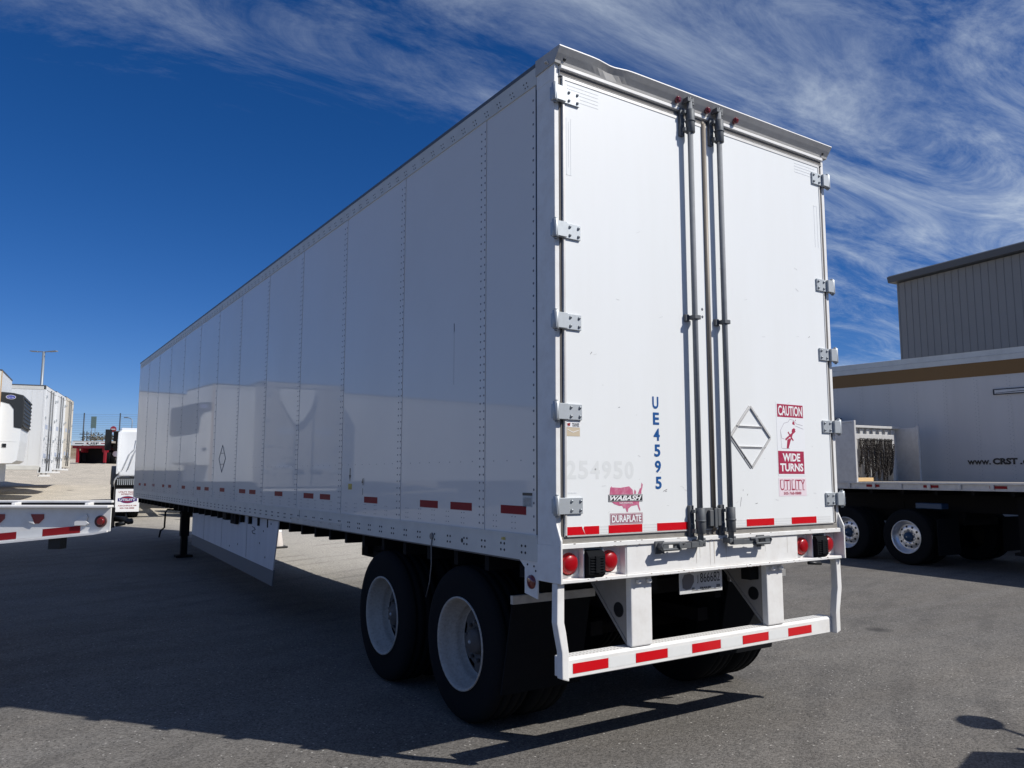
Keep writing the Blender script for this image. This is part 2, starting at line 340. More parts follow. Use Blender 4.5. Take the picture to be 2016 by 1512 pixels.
# ================================================================ MAIN TRAILER
WD, LN = 2.5624, 15.60
RB = Vector((1.28, 8.0, 0))
T = thing('box_trailer', 'long white dry van trailer seen from its rear corner, closed double doors lettered UE4595', 'trailer', RB)
def part(mb, name, mats, bevel=0.0, parent=T, seg=1, label=None):
    o = mb.build(name, mats, parent, bevel, seg, loc=(-RB if parent is T else None))
    if label: o['label'] = label
    return o
SEAM = [.772+1.2342*k for k in range(13)]
ys_ = [.203]+SEAM[:12]+[LN-.01]
for k in range(13):
    a, b_ = ys_[k], ys_[k+1]
    for x0, x1, sg in ((0.0, .012, -1), (WD-.012, WD, 1)):
        mb = MB(); mb.box(x0, x1, a+.003, b_-.003, 1.262, 3.966)
        xs0 = 0.0 if sg < 0 else WD
        if k > 0:      # overlap strip and its two rivet columns behind the seam
            e = xs0+sg*.0022
            mb.box(min(xs0, e), max(xs0, e), a+.004, a+.075, 1.264, 3.964)
            z = 1.30
            step = .0508 if k < 7 else .10
            while z < 3.93:
                for dy in (.016, .062): mb.dome((e, a+dy, z), (sg, 0, 0), .0072, .003, 6, 1)
                z += step
        else:
            z = 1.29
            while z < 3.93: mb.dome((xs0, a+.028, z), (sg, 0, 0), .0085, .003, 6, 1); z += .0762
        if sg < 0:
            y = a+.16
            while y < min(b_, 6.4): mb.dome((0, y, 1.69), (sg, 0, 0), .004, .0022, 6, 1); y += .152
            y = math.ceil((a-.1)/.305)*.305+.12
            while y < b_-.08:
                if y > a+.1:
                    for i in range(2):
                        for j in range(3): mb.dome((0, y+i*.034, 1.288+j*.034), (sg, 0, 0), .0038, .0022, 6, 1)
                y += .305 if k > 3 else .21
        p = part(mb, 'side_panel', [white_panel, bolt_grey])
mb = MB(); mb.box(.012, WD-.012, .10, LN-.06, 1.10, 4.06); part(mb, 'inner_shell', mat('dark seam backing', (.10, .10, .11), .6))  # dark backing visible in the gaps between side panels
mb = MB(); mb.box(.0, WD, LN-.012, LN+.09, 1.112, 4.07); part(mb, 'front_wall', white_panel, .035, seg=3)
mb = MB(); mb.box(-.008, WD+.008, .18, LN+.095, 4.078, 4.102); part(mb, 'roof', mat('grey roof edge', (.12, .125, .13), .5, metal=.3))
for sg, xa in ((-1, 0.0), (1, WD)):
    mb = MB(); mb.box(min(xa-sg*.02, xa+sg*.006), max(xa-sg*.02, xa+sg*.006), .19, LN+.02, 3.966, 4.078)
    if sg < 0:
        y = .28
        while y < LN:
            for dy, z in ((0, 3.990), (.028, 3.990), (.014, 4.020), (.045, 4.020)): mb.dome((xa+sg*.006, y+dy, z), (sg, 0, 0), .0055, .003, 6, 1)
            y += .155
    part(mb, 'top_rail', [rail_paint, bolt_dark], .0)
    mb = MB(); mb.box(min(xa-sg*.02, xa+sg*.005), max(xa-sg*.02, xa+sg*.005), .19, LN+.02, 1.112, 1.248)
    mb.box(min(xa-sg*.02, xa+sg*.009), max(xa-sg*.02, xa+sg*.009), .19, LN+.02, 1.248, 1.262)
    if sg < 0:
        y = .31
        while y < LN-.3:
            for i in range(2):
                for j in range(2): mb.dome((xa+sg*.005, y+i*.038, 1.155+j*.038), (sg, 0, 0), .0085, .004, 6, 1)
            y += .225
        for y in (1.05, 1.47): mb.dome((xa+sg*.005, y, 1.175), (sg, 0, 0), .016, .003, 10, 1)
        for y in (4.35, 9.1, 12.6): mb.box(xa-.0062, xa-.004, y, y+.006, 1.114, 1.248, 1)
        mb.box(xa-.0085, xa-.004, 3.2, 4.6, 1.114, 1.172, 2)
    part(mb, 'bottom_rail', [rail_paint, bolt_dark, galv])
mb = MB(); mb.box(-.0008, .010, .1905, .205, 1.262, 3.966); part(mb, 'post_groove', dec_black)
# corner posts and rear frame
for sg, xa in ((1, 0.0), (-1, WD)):
    mb = MB()
    X = lambda v: xa+sg*v
    b0 = lambda a, b_, y0, y1, z0, z1, mi=0: mb.box(min(X(a), X(b_)), max(X(a), X(b_)), y0, y1, z0, z1, mi)
    b0(-.003, .030, .012, .190, 1.215, 4.088)
    # lower outboard plate: reaches further back, slanted top
    mb.prism([(X(-.004), .012, 1.335), (X(-.004), -.030, 1.245), (X(-.004), -.030, 1.012), (X(-.004), .20, 1.012), (X(-.004), .20, 1.215), (X(-.004), .012, 1.215)], (sg*.014, 0, 0))
    for z in (1.215, 1.19, 1.145, 1.10): mb.dome((X(-.004), -.018, z), (-sg, 0, 0), .006, .004, 6, 1)
    part(mb, 'corner_post', [white_steel, bolt_dark], .004)
    mb = MB(); b0(.030, .047, -.002+.012, .05, 1.215, 4.0); part(mb, 'post_seal', gasket, .002)
mb = MB()     # header: flared rain visor with a dent, bright lip, grey strip
nseg = 60; A = []
for i in range(nseg+1):
    x = -.008+(WD+.016+.02)*i/nseg-.004
    d = math.exp(-((x-.40)/.085)**2)*.017
    A.append([(x, .19, 4.112), (x, -.057+d*.8, 4.106-d*.35), (x, -.058+d*.8, 4.099-d*.35), (x, -.036+d, 4.066-d*.3), (x, -.012, 4.034-d*.8), (x, -.008, 4.020-d*.6), (x, .19, 4.014)])
m_ = len(A[0]); vs = [p for a in A for p in a]
fs = []; mi = []
for i in range(nseg):
    for j in range(m_-1):
        fs.append((i*m_+j, i*m_+j+1, (i+1)*m_+j+1, (i+1)*m_+j))
mb.add(vs, fs, 0, False); mb.m = [2 if i_ % (m_-1) == 1 else 0 for i_ in range(len(fs))]; mb.f += [tuple(range(m_))[::-1], tuple(nseg*m_+j for j in range(m_))]; mb.m += [0, 0]; mb.sm += [False]*2
for x in (.05, 2.52): mb.dome((x, -.022, 4.045), (0, -1, -.7), .012, .004, 8, 1)
part(mb, 'rain_visor', [mat('dull visor metal', (.47, .46, .44), .5, metal=.15, dirt=.5, dirtcol=(.26, .24, .22), dscale=7), bolt_dark, white_steel])
mb = MB(); mb.box(.03, WD-.03, -.012, .06, 3.992, 4.016, 0); mb.box(.03, WD-.03, .004, .06, 3.962, 3.992, 1); mb.box(.03, WD-.03, .0005, .05, 3.952, 3.962, 1)
part(mb, 'header_beam', [white_steel, gasket], .003)
mb = MB(); mb.prism([(-.0045, -.052, 4.105), (-.0045, .19, 4.115), (-.0045, .19, 3.93), (-.0045, .01, 3.93), (-.0045, .005, 4.02)], (.006, 0, 0))
mb.tube([(-.007, .085, 4.045), (-.02, .08, 4.055), (-.02, .06, 4.05), (-.012, .055, 4.03)], .006, 6, 1)
part(mb, 'visor_end_cap', [white_steel, tan_dec], .0015)
for x in (.974, 1.251, 1.53):
    mb = MB(); mb.cyl((x, -.012, 4.052), (x, -.040, 4.048), .021, 14); mb.cyl((x, -.040, 4.048), (x, -.050, 4.046), .019, 14, r1=.010)
    part(mb, 'marker_lamp', dark_lens)
# sill beam
mb = MB()
mb.box(.012, WD-.012, -.012, .12, 1.197, 1.226); mb.box(.012, WD-.012, -.012, .12, 1.010, 1.030)
mb.box(.498, 2.06, .0, .11, 1.030, 1.197)
for a, b_ in ((.012, .498), (2.06, WD-.012)): mb.box(a, b_, .052, .11, 1.030, 1.197)
for x in (.490, .180, .320, 2.06, 2.232, 2.372): mb.box(x, x+.008, .004, .06, 1.030, 1.197)
part(mb, 'rear_sill', white_steel, .003)
mb = MB(); mb.box(.03, WD-.03, .006, .12, 1.2265, 1.2615); mb.box(.03, WD-.03, -.002, .006, 1.2265, 1.231); part(mb, 'threshold', mat('worn threshold', (.30, .285, .26), .5, metal=.3, dirt=.6, dirtcol=(.14, .12, .10), dscale=8), .002)
# painted steel flakes and rust along the sill's lower edge
mb = MB(); fr = frame((0, -.0125, 0), (1, 0, 0), (0, 0, 1))
for i in range(60):
    x = random.uniform(.03, 2.5); w_ = random.uniform(.004, .022); z = random.choice((1.011, 1.024, 1.199, 1.222)); mb.rect(fr, x, x+w_, z, z+random.uniform(.0015, .004), 0, 0, .0004)
part(mb, 'rust_marks', mat('rust chips', (.10, .055, .035), .8))
mb = MB(); fr = frame((0, -.0003, 0), (1, 0, 0), (0, 0, 1))
for x, w_, z0 in ((1.065, .014, 1.06), (1.10, .007, 1.09), (1.19, .010, 1.04), (1.225, .016, 1.05), (1.27, .006, 1.10), (1.335, .012, 1.07), (1.36, .006, 1.12), (.82, .006, 1.12), (1.72, .006, 1.10), (1.95, .005, 1.08)):
    mb.poly(fr, [(x, 1.195), (x+w_*.45, z0), (x+w_*.55, z0), (x+w_, 1.195)])
part(mb, 'dirt_runs', mat('pale dirt run', (.60, .565, .51), .6))
for x in (.106, .398, 2.162, 2.452):
    mb = MB(); o = Vector((x, .052, 1.112))
    mb.prism([o+Vector((math.cos(a)*.068, 0, math.sin(a)*.068)) for a in [2*math.pi*(i+.5)/24 for i in range(24)]], (0, -.006, 0), 0)
    mb.box(x-.066, x+.066, .046, .052, 1.045, 1.10)
    mb.lathe([(0, .060), (.012, .058), (.014, .052)], o+Vector((0, -.006, 0)), (0, -1, 0), 28, 1)
    mb.lathe([(.012, .052), (.022, .050), (.030, .038), (.034, .018), (.035, .0005)], o+Vector((0, -.006, 0)), (0, -1, 0), 28, 2)
    for a in (35, 145, 270): mb.dome(o+Vector((math.cos(R(a))*.062, -.006, math.sin(R(a))*.062)), (0, -1, 0), .004, .003, 6, 3)
    part(mb, 'tail_lamp', [white_steel, mat('lamp bezel', (.5, .03, .03), .4), red_lens, bolt_dark])
for x in (.192, 2.246):
    mb = MB(); pts = [(x, -.012, 1.035), (x, -.028, 1.052), (x, -.028, 1.150), (x, -.012, 1.178), (x, .03, 1.182), (x, .05, 1.17), (x, .05, 1.032), (x, .0, 1.030)]
    mb.prism(pts, (.122, 0, 0))
    for i in range(6): mb.box(x+.012, x+.110, -.034, -.028, 1.062+i*.015, 1.068+i*.015)
    mb.box(x+.045, x+.077, -.038, -.027, 1.058, 1.152)
    part(mb, 'dock_bumper', rubber, .006, seg=2)
mb = MB(); mb.cyl((2.16, -.01, 1.0), (2.27, -.03, .992), .012, 8); part(mb, 'hanging_strap', black)
# doors
GAP = 1.232
for k, (x0, x1) in enumerate(((.050, GAP-.010), (GAP+.012, 2.492))):
    D = MB(); D.box(x0, x1, .0, .04, 1.262, 3.950)
    D.box(x0, x1, -.0035, .0, 3.932, 3.950, 1); D.box(x0, x1, -.0035, .0, 1.262, 1.269, 1)
    if k == 0: D.box(x0, x0+.012, -.0035, .0, 1.262, 3.932, 1)
    else: D.box(x1-.012, x1, -.0035, .0, 1.262, 3.932, 1)
    for z in (2.68, 2.63) if k == 0 else (): D.dome((GAP-.05, .0, z), (0, -1, 0), .010, .004, 8, 2)
    door = part(D, 'door', [white_door, alu_light, bolt_grey])
    dp = lambda mb, name, mats, bevel=0.0, seg=1, label=None: (lambda o: (o.__setitem__('label', label) if label else None, o)[1])(mb.build(name, mats, door, bevel, seg))
    # hinges
    for z in ((3.828, 3.008, 2.475, 1.958, 1.433) if k == 0 else (3.835, 3.012, 2.490, 1.957, 1.435)):
        mb = MB(); s_ = 1 if k == 0 else -1; xe = -.004 if k == 0 else WD+.004
        X = lambda v: xe+s_*v
        mb.box(*sorted((X(.012), X(.172))), -.012, -.0005, z-.045, z+.045)
        mb.box(*sorted((X(-.022), X(.060))), -.030, -.010, z-.045, z+.045)
        mb.cyl((X(-.012), -.012, z-.052), (X(-.012), -.012, z+.056), .019, 14); mb.cyl((X(-.012), -.012, z+.056), (X(-.012), -.012, z+.064), .011, 10, 1)
        mb.cyl((X(-.012), -.012, z-.062), (X(-.012), -.012, z-.052), .010, 10, 1)
        mb.box(*sorted((X(-.024), X(-.002))), -.010, .022, z-.040, z+.040)
        for dx in (.092, .155):
            for dz in (-.025, .025): mb.dome((X(dx), -.012, z+dz), (0, -1, 0), .0105, .010, 8, 1)
        dp(mb, 'hinge', [galv, bolt_dark], .002)
    # lock rod with cams, brackets and handle
    xr = 1.062 if k == 0 else 1.338
    mb = MB(); mb.cyl((xr, -.048, 1.20), (xr, -.048, 4.05), .0185, 14); dp(mb, 'lock_rod', rod_mat)
    for za, zb in ((3.835, 3.992), (1.245, 1.402)):
        mb = MB(); mb.cyl((xr, -.050, za), (xr, -.050, zb), .030, 16); mb.cyl((xr, -.050, (za+zb)/2-.006), (xr, -.050, (za+zb)/2+.006), .034, 16)
        mb.box(xr-.062, xr-.026, -.022, -.0005, za-.02, zb+.015); mb.box(xr-.05, xr, -.05, -.02, za+.005, za+.03); mb.box(xr-.05, xr, -.05, -.02, zb-.03, zb-.01)
        for z in (za, za+.06, zb-.03): mb.dome((xr-.045, -.022, z), (0, -1, 0), .007, .005, 6, 1)
        dp(mb, 'rod_bearing', [lock_mat, galv], .0015)

    mb = MB(); mb.box(xr-.055, xr-.018, -.02, -.0005, 2.58, 2.625); mb.box(xr-.028, xr+.028, -.075, -.02, 2.59, 2.617); dp(mb, 'rod_bracket', lock_mat, .003)
    for z, q in ((4.055, 1), (1.195, -1)):
        mb = MB(); mb.box(xr-.028, xr+.024, -.066, -.034, z-.012, z+.012); mb.box(xr-.040, xr-.022, -.072, -.012, z-.018, z+.014); mb.box(xr+.012, xr+.032, -.062, -.012, z-.028, z+.024)
        mb.cyl((xr, -.05, z-.03), (xr, -.05, z+.028), .012, 8); dp(mb, 'locking_cam', lock_mat, .003)
    mb = MB(); q = -1 if k == 0 else 1
    xa, xb = xr, xr+q*.355; zh = 1.182
    mb.box(*sorted((xa, xa+q*.10)), -.070, -.040, zh-.016, zh+.018)
    mb.box(*sorted((xa+q*.08, xa+q*.24)), -.066, -.048, zh-.018, zh+.014)
    pts = [(xa+q*.15, 1), (xa+q*.33, 1), (xa+q*.352, .5)]
    mb.tube([(xa+q*.16, -.066, zh+.016), (xb-q*.01, -.070, zh+.020), (xb, -.072, zh+.005), (xb-q*.01, -.070, zh-.018), (xa+q*.19, -.066, zh-.018)], .0095, 8)
    mb.cyl((xb-q*.035, -.075, zh), (xb-q*.035, -.018, zh), .024, 12); mb.box(*sorted((xb-q*.075, xb-q*.0)), -.020, -.0125, zh-.045, zh+.030)
    mb.cyl((xa+q*.205, -.085, zh+.002), (xa+q*.205, -.045, zh+.002), .014, 10)
    dp(mb, 'door_handle', lock_mat, .002)
    if k == 0:
        mb = MB(); mb.box(1.085, GAP-.002, -.010, -.0005, 1.268, 1.400); mb.box(1.17, GAP-.004, -.032, -.010, 1.285, 1.385); mb.box(1.205, GAP-.001, -.040, -.030, 1.275, 1.395)
        for z in (1.29, 1.375): mb.dome((1.105, -.010, z), (0, -1, 0), .007, .005, 6, 1)
        dp(mb, 'overlap_plate', [lock_mat, galv], .003)
    else:
        mb = MB(); mb.box(GAP+.008, 1.318, -.010, -.0005, 1.278, 1.402); mb.box(GAP+.012, 1.275, -.030, -.010, 1.285, 1.395); dp(mb, 'overlap_plate', [lock_mat, galv], .003)
    # reflective tape
    fr = frame((0, -.0004, 0), (1, 0, 0), (0, 0, 1))
    mb = MB(); segs = ((.058, 1.03),) if k == 0 else ((1.40, 2.45),)
    for a, b_ in segs: mb.rect(fr, a, b_, 1.270, 1.318, 1)
    for i in range(3): mb.rect(fr, segs[0][0], segs[0][1], 1.276+i*.016, 1.2785+i*.016, 2, .0006, .0002)
    for a, b_, dz in (((.060, .292, 0), (.362, .622, .0), (.742, 1.010, 0)) if k == 0 else ((1.545, 1.822, 0), (2.008, 2.282, 0))): mb.rect(fr, a, b_, 1.271, 1.3165, 0, .0012)
    if k == 0: mb.poly(fr, [(.165, 1.317), (.182, 1.317), (.176, 1.306), (.188, 1.274), (.172, 1.301)], 1, .0022)
    dp(mb, 'reflective_tape', [red_tape, white_tape, mat('tape seam', (.60, .61, .60), .4)])
    # faded ghosts of old decals
    mb = MB()
    if k == 0:
        for i in range(5): mb.rect(fr, .085, .32, 3.905-i*.022, 3.911-i*.022)
        mb.rect(fr, .075, .078, 3.35, 3.70); mb.rect(fr, .075, .11, 3.35, 3.353); mb.rect(fr, .107, .110, 3.35, 3.70); mb.rect(fr, .092, .094, 3.40, 3.68)
        for i in range(4): mb.rect(fr, .05+i*.022, .066+i*.022, 1.50, 1.508)
    else:
        for i in range(4): mb.rect(fr, 2.20, 2.44, 3.905-i*.022, 3.911-i*.022)
        mb.rect(fr, 2.445, 2.447, 3.30, 3.62); mb.rect(fr, 2.41, 2.412, 3.30, 3.62); mb.rect(fr, 2.41, 2.445, 3.617, 3.62)
    dp(mb, 'decal_residue', ghost2)
    # scuffs
    mb = MB()
    for i in range(16):
        x = random.uniform(x0+.1, x1-.2); z = random.choice((random.uniform(1.36, 1.75), random.uniform(1.36, 3.2))); a = random.uniform(-.5, .5); l_ = random.uniform(.008, .035)
        mb.poly(fr, [(x, z), (x+l_*math.cos(a), z+l_*math.sin(a)), (x+l_*math.cos(a), z+l_*math.sin(a)+.0018), (x, z+.0012)])
    dp(mb, 'scuff_marks', mat('scuff', (.50, .50, .49), .6))
    mb = MB()
    for x, z, l_, a in (((.80, 1.505, .035, .35), (.815, 1.503, .015, .2), (.24, 2.30, .02, .8), (.45, 2.0, .012, .2)) if k == 0 else ((1.64, 1.415, .022, .15), (1.52, 1.50, .010, 1.2), (1.56, 1.47, .012, .9), (1.49, 1.40, .06, 1.35), (2.28, 2.6, .02, .4))):
        mb.poly(fr, [(x, z), (x+l_*math.cos(a), z+l_*math.sin(a)), (x+l_*math.cos(a)-.002, z+l_*math.sin(a)+.003), (x-.001, z+.0025)], 0, .0002)
    dp(mb, 'dark_scuff', mat('dark scuff', (.16, .15, .15), .7))
    if k == 0:
        mb = MB(); n_ = 'UE4595'
        for i, c in enumerate(n_):
            zc = 2.045-i*.0975
            mb.text(fr, c, .748+i*.0028, zc, .050, .075, 0, bold=.028)
        dp(mb, 'unit_number', blue_txt)
        mb = MB()
        for i, c in enumerate('254950'): mb.text(fr, c, .095+i*.0865, 1.6330, .070, .104, 0, bold=.030, z=.0, th=.0001)
        dp(mb, 'ghost_number', ghost)
        # country outline sticker with the maker's name
        mb = MB()
        X0, X1, Z0, Z1 = .368, .628, 1.392, 1.560
        US = [(0, .60), (.02, .78), (.05, .86), (.07, .82), (.35, .80), (.58, .82), (.62, .78), (.68, .74), (.66, .60)]
        S = lambda p: (X0+p[0]*(X1-X0), Z0+p[1]*(Z1-Z0))
        mb.poly(fr, [S(p) for p in [(.02, .58), (.04, .82), (.08, .88), (.09, .84), (.34, .82), (.60, .87), (.66, .80), (.71, .74), (.72, .58)][::-1]][::-1], 0)
        mb.poly(fr, [S(p) for p in [(.75, .60), (.75, .70), (.77, .76), (.81, .68), (.80, .60)]][::-1], 0)
        mb.poly(fr, [S(p) for p in [(.86, .60), (.92, .78), (.96, .82), (.98, 1.0), (1.02, .92), (1.0, .80), (.97, .70), (.97, .60)]][::-1], 0)
        mb.poly(fr, [S(p) for p in [(.06, .36), (.16, .26), (.30, .20), (.38, .20), (.43, .10), (.48, .12), (.52, -.02), (.55, -.02), (.57, .10), (.66, .18), (.76, .20), (.84, .22), (.88, .08), (.92, .0), (.93, .04), (.89, .22), (.90, .36)]], 0)
        mb.rect(fr, .364, .628, 1.4500, 1.4905, 1, .0012); mb.rect(fr, .367, .625, 1.4525, 1.488, 2, .0020, .0003)
        mb.rect(fr, .369, .623, 1.4545, 1.486, 1, .0024, .0003)
        mb.text(fr, 'WABASH', .496, 1.4703, .244, .028, 2, .0029, bold=.035, shear=.35)
        mb.text(fr, 'NATIONAL', .500, 1.4415, .105, .0085, 2, .0012, bold=.02)
        dp(mb, 'maker_sticker', [pinkish, dec_black, dec_white])
        mb = MB(); mb.rect(fr, .374, .628, 1.320, 1.383, 0); mb.rect(fr, .377, .625, 1.323, 1.380, 1, .0007, .0002); mb.rect(fr, .379, .623, 1.325, 1.378, 0, .001, .0002)
        mb.text(fr, 'DURAPLATE', .501, 1.3515, .228, .042, 1, .0014, bold=.03)
        dp(mb, 'panel_sticker', [wine, pale_dec])
        mb = MB(); mb.rect(fr, .062, .158, 1.822, 1.900, 0); mb.rect(fr, .062, .158, 1.872, 1.900, 1, .0007)
        mb.poly(fr, [(.066, 1.892), (.09, 1.897), (.086, 1.877), (.078, 1.882), (.073, 1.872)], 3, .0015)
        mb.text(fr, 'TRAILER', .127, 1.8915, .054, .0085, 2, .0015, bold=.03); mb.text(fr, 'CENTER', .128, 1.8805, .050, .0085, 2, .0015, bold=.03)
        mb.poly(fr, [(.070, 1.860), (.110, 1.846), (.150, 1.858), (.150, 1.855), (.110, 1.842), (.070, 1.857)], 1, .0007)
        dp(mb, 'dealer_sticker', [tan_dec, pale_dec, dec_black, red_dull])
    else:
        # placard holder: thin strips
        mb = MB(); c = Vector((1.612, 0, 1.860)); hw, hh = .190, .196
        P4 = [Vector((0, 0, hh)), Vector((hw, 0, 0)), Vector((0, 0, -hh)), Vector((-hw, 0, 0))]
        for i in range(4):
            a, b_ = c+P4[i], c+P4[(i+1) % 4]; dd = (b_-a).normalized(); nn = Vector((0, -1, 0)).cross(dd)
            mb.obox(a-dd*.004+Vector((0, -.0005, 0))-nn*.0, (b_-a)+dd*.008, nn*.018, (0, -.004, 0)); mb.obox(a-dd*.004+Vector((0, -.0045, 0)), (b_-a)+dd*.008, nn*.005, (0, -.006, 0))
            mb.dome(a.lerp(b_, .32)+Vector((0, -.0045, 0))+nn*.009, (0, -1, 0), .006, .004, 6, 1)
        for z in (1.927, 1.790):
            w_ = hw*(1-abs(z-1.86)/hh); mb.box(1.612-w_+.01, 1.612+w_-.01, -.0045, -.0005, z-.006, z+.006); mb.box(1.612-w_+.01, 1.612+w_-.01, -.009, -.0045, z+.002, z+.005)
        dp(mb, 'placard_holder', [alu_light, bolt_dark])
        mb = MB(); mb.rect(fr, 1.886, 2.190, 1.60, 2.112, 0)
        mb.rect(fr, 1.896, 2.178, 2.008, 2.098, 1, .0007); mb.text(fr, 'CAUTION', 2.037, 2.053, .262, .070, 2, .0014, bold=.022)
        mb.rect(fr, 1.890, 2.170, 1.614, 1.772, 1, .0007)
        mb.text(fr, 'WIDE', 2.032, 1.728, .190, .056, 2, .0014, bold=.035); mb.text(fr, 'TURNS', 2.032, 1.659, .250, .056, 2, .0014, bold=.035)
        # pictogram: turning lorry squeezing a car
        ln = lambda a, b_, w_=.0035, mi=3: mb.poly(fr, (lambda d, n_: [(a[0]-n_[0], a[1]-n_[1]), (b_[0]-n_[0], b_[1]-n_[1]), (b_[0]+n_[0], b_[1]+n_[1]), (a[0]+n_[0], a[1]+n_[1])])(None, (lambda dx, dy: (lambda q: (-dy/q*w_/2, dx/q*w_/2))(math.hypot(dx, dy)))(b_[0]-a[0], b_[1]-a[1])), mi, .0008+random.random()*.0003, .0002)
        K = [(1.93, 1.79), (1.925, 1.915), (1.965, 1.965), (2.01, 1.975), (2.03, 1.995), (2.07, 1.99), (2.10, 1.965), (2.17, 1.955)]
        for a, b_ in zip(K, K[1:]): ln(a, b_)
        for a, b_ in (((2.09, 1.95), (2.175, 1.93)), ((1.935, 1.79), (2.02, 1.79)), ((1.925, 1.915), (1.935, 1.86)), ((1.935, 1.86), (1.965, 1.855))): ln(a, b_)
        mb.poly(fr, [(2.055, 1.962), (2.082, 1.955), (2.078, 1.975), (2.066, 1.985), (2.058, 1.973)], 1, .0007); mb.poly(fr, [(2.088, 1.985), (2.096, 1.985), (2.094, 1.997)], 1, .0007)
        mb.poly(fr, [(1.985, 1.79), (2.005, 1.79), (2.032, 1.848), (2.018, 1.862), (1.995, 1.850)], 1, .0007)
        mb.poly(fr, [(2.045, 1.905), (2.068, 1.900), (2.088, 1.925), (2.072, 1.935), (2.05, 1.925)], 1, .0007)
        ln((1.975, 1.85), (2.085, 1.915), .014, 1); ln((2.005, 1.905), (2.06, 1.845), .011, 1); ln((2.03, 1.85), (2.055, 1.90), .012, 1)
        dp(mb, 'warning_sticker', [pale_dec, crimson, dec_white, mat('thin outline ink', (.45, .42, .45), .5)])
        mb = MB(); mb.rect(fr, 1.886, 2.185, 1.462, 1.585, 0); mb.text(fr, 'UTILITY', 2.035, 1.538, .27, .072, 1, .0008, bold=.0)
        for i in range(7):      # slab serifs of the lettering
            x = 1.905+i*.0385+(.006 if i > 1 else 0)
            mb.rect(fr, x, x+.024, 1.571, 1.5745, 1, .0015, .0002)
            if i: mb.rect(fr, x, x+.024, 1.5015, 1.505, 1, .0015, .0002)
        mb.text(fr, '505-768-0888', 2.03, 1.481, .19, .020, 1, .0008, bold=.02)
        dp(mb, 'dealer_sticker', [mat('pink film', (.80, .68, .72), .4), crimson])
mb = MB(); mb.cyl((GAP+.001, -.004, 1.262), (GAP+.001, -.004, 3.955), .0165, 10); mb.box(GAP-.010, GAP+.012, -.004, .05, 1.235, 3.975)
part(mb, 'door_seal', mat('brown seal', (.20, .175, .15), .45, metal=.3, dirt=.4, dirtcol=(.32, .28, .22), dscale=12))
# side decals and tape
fs_ = frame((-.0003, 0, 0), (0, -1, 0), (0, 0, 1))
for a, b_ in ((.308, .584), (.933, 1.220), (1.402, 1.678), (2.440, 2.714), (3.510, 3.785), (3.966, 4.255), (4.948, 5.228), (5.99, 6.263), (6.442, 6.738), (7.49, 7.755), (8.42, 8.69), (8.95, 9.22), (10.1, 10.37), (11.3, 11.57), (11.9, 12.17), (13.0, 13.27), (14.0, 14.27), (14.7, 14.97)):
    mb = MB(); mb.rect(fs_, -b_, -a, 1.372, 1.422, 0); mb.rect(fs_, -b_-.004, -a+.004, 1.3695, 1.3715, 1); part(mb, 'side_reflector', [red_dull, mat('tape edge', (.6, .4, .4), .5)])
mb = MB(); mb.rect(fs_, -.345, -.245, 1.418, 1.500, 0); mb.rect(fs_, -.345, -.245, 1.484, 1.500, 1, .0008)
for i in range(7): mb.rect(fs_, -.335, -.255, 1.426+i*.007, 1.428+i*.007, 1, .0008)
part(mb, 'data_plate', [galv, dec_black])
mb = MB(); mb.text(fs_, 'ABS', -.545, 1.222, .050, .018, 0, bold=.03, z=.0062); part(mb, 'brake_label', mat('yellow ink', (.55, .42, .01), .5))
mb = MB(); mb.text(fs_, '41', -2.748, 1.545, .050, .060, 0, bold=.02); mb.rect(fs_, -2.752, -2.744, 1.435, 1.49); mb.rect(fs_, -3.048, -3.030, 1.585, 1.66); mb.poly(fs_, [(-3.062, 1.60), (-3.039, 1.545), (-3.016, 1.60)]); mb.rect(fs_, -3.074, -2.99, 1.475, 1.525, 1); mb.rect(fs_, -3.066, -2.998, 1.485, 1.489, 0, .0008)
part(mb, 'axle_markings', [dec_black, yellow])
mb = MB(); c = (-7.69, 1.82)
for i in range(4):
    P = [(0, .19), (.19, 0), (0, -.19), (-.19, 0)]; a, b_ = P[i], P[(i+1) % 4]; q = .93
    mb.poly(fs_, [(c[0]+a[0], c[1]+a[1]), (c[0]+b_[0], c[1]+b_[1]), (c[0]+b_[0]*q, c[1]+b_[1]*q), (c[0]+a[0]*q, c[1]+a[1]*q)], 0, 0, .004)
mb.rect(fs_, c[0]-.11, c[0]+.11, c[1]+.07, c[1]+.078, 0, 0, .004); mb.rect(fs_, c[0]-.11, c[0]+.11, c[1]-.08, c[1]-.072, 0, 0, .004)
part(mb, 'placard_holder', bolt_grey)
mb = MB(); mb.poly(fs_, [(-1.197, 2.65), (-1.189, 2.65), (-1.187, 2.60), (-1.195, 2.58)]); mb.rect(fs_, -1.1925, -1.1915, 2.22, 2.58, 1); part(mb, 'scratch', [dec_black, bolt_grey])
# corner gusset with red side lamp
mb = MB(); mb.prism([(.004, .20, 1.112), (.004, .385, 1.112), (.004, .33, 1.07), (.004, .33, .925), (.004, .20, .905)], (.008, 0, 0)); mb.lathe([(0, .040), (.010, .038), (.016, .020), (.017, .0005)], (.004, .258, .995), (-1, 0, 0), 20, 1)
for y, z in ((.235, 1.085), (.30, 1.09), (.218, 1.06)): mb.dome((.004, y, z), (-1, 0, 0), .007, .004, 6, 2)
part(mb, 'lamp_bracket', [white_steel, dark_lens, bolt_dark])
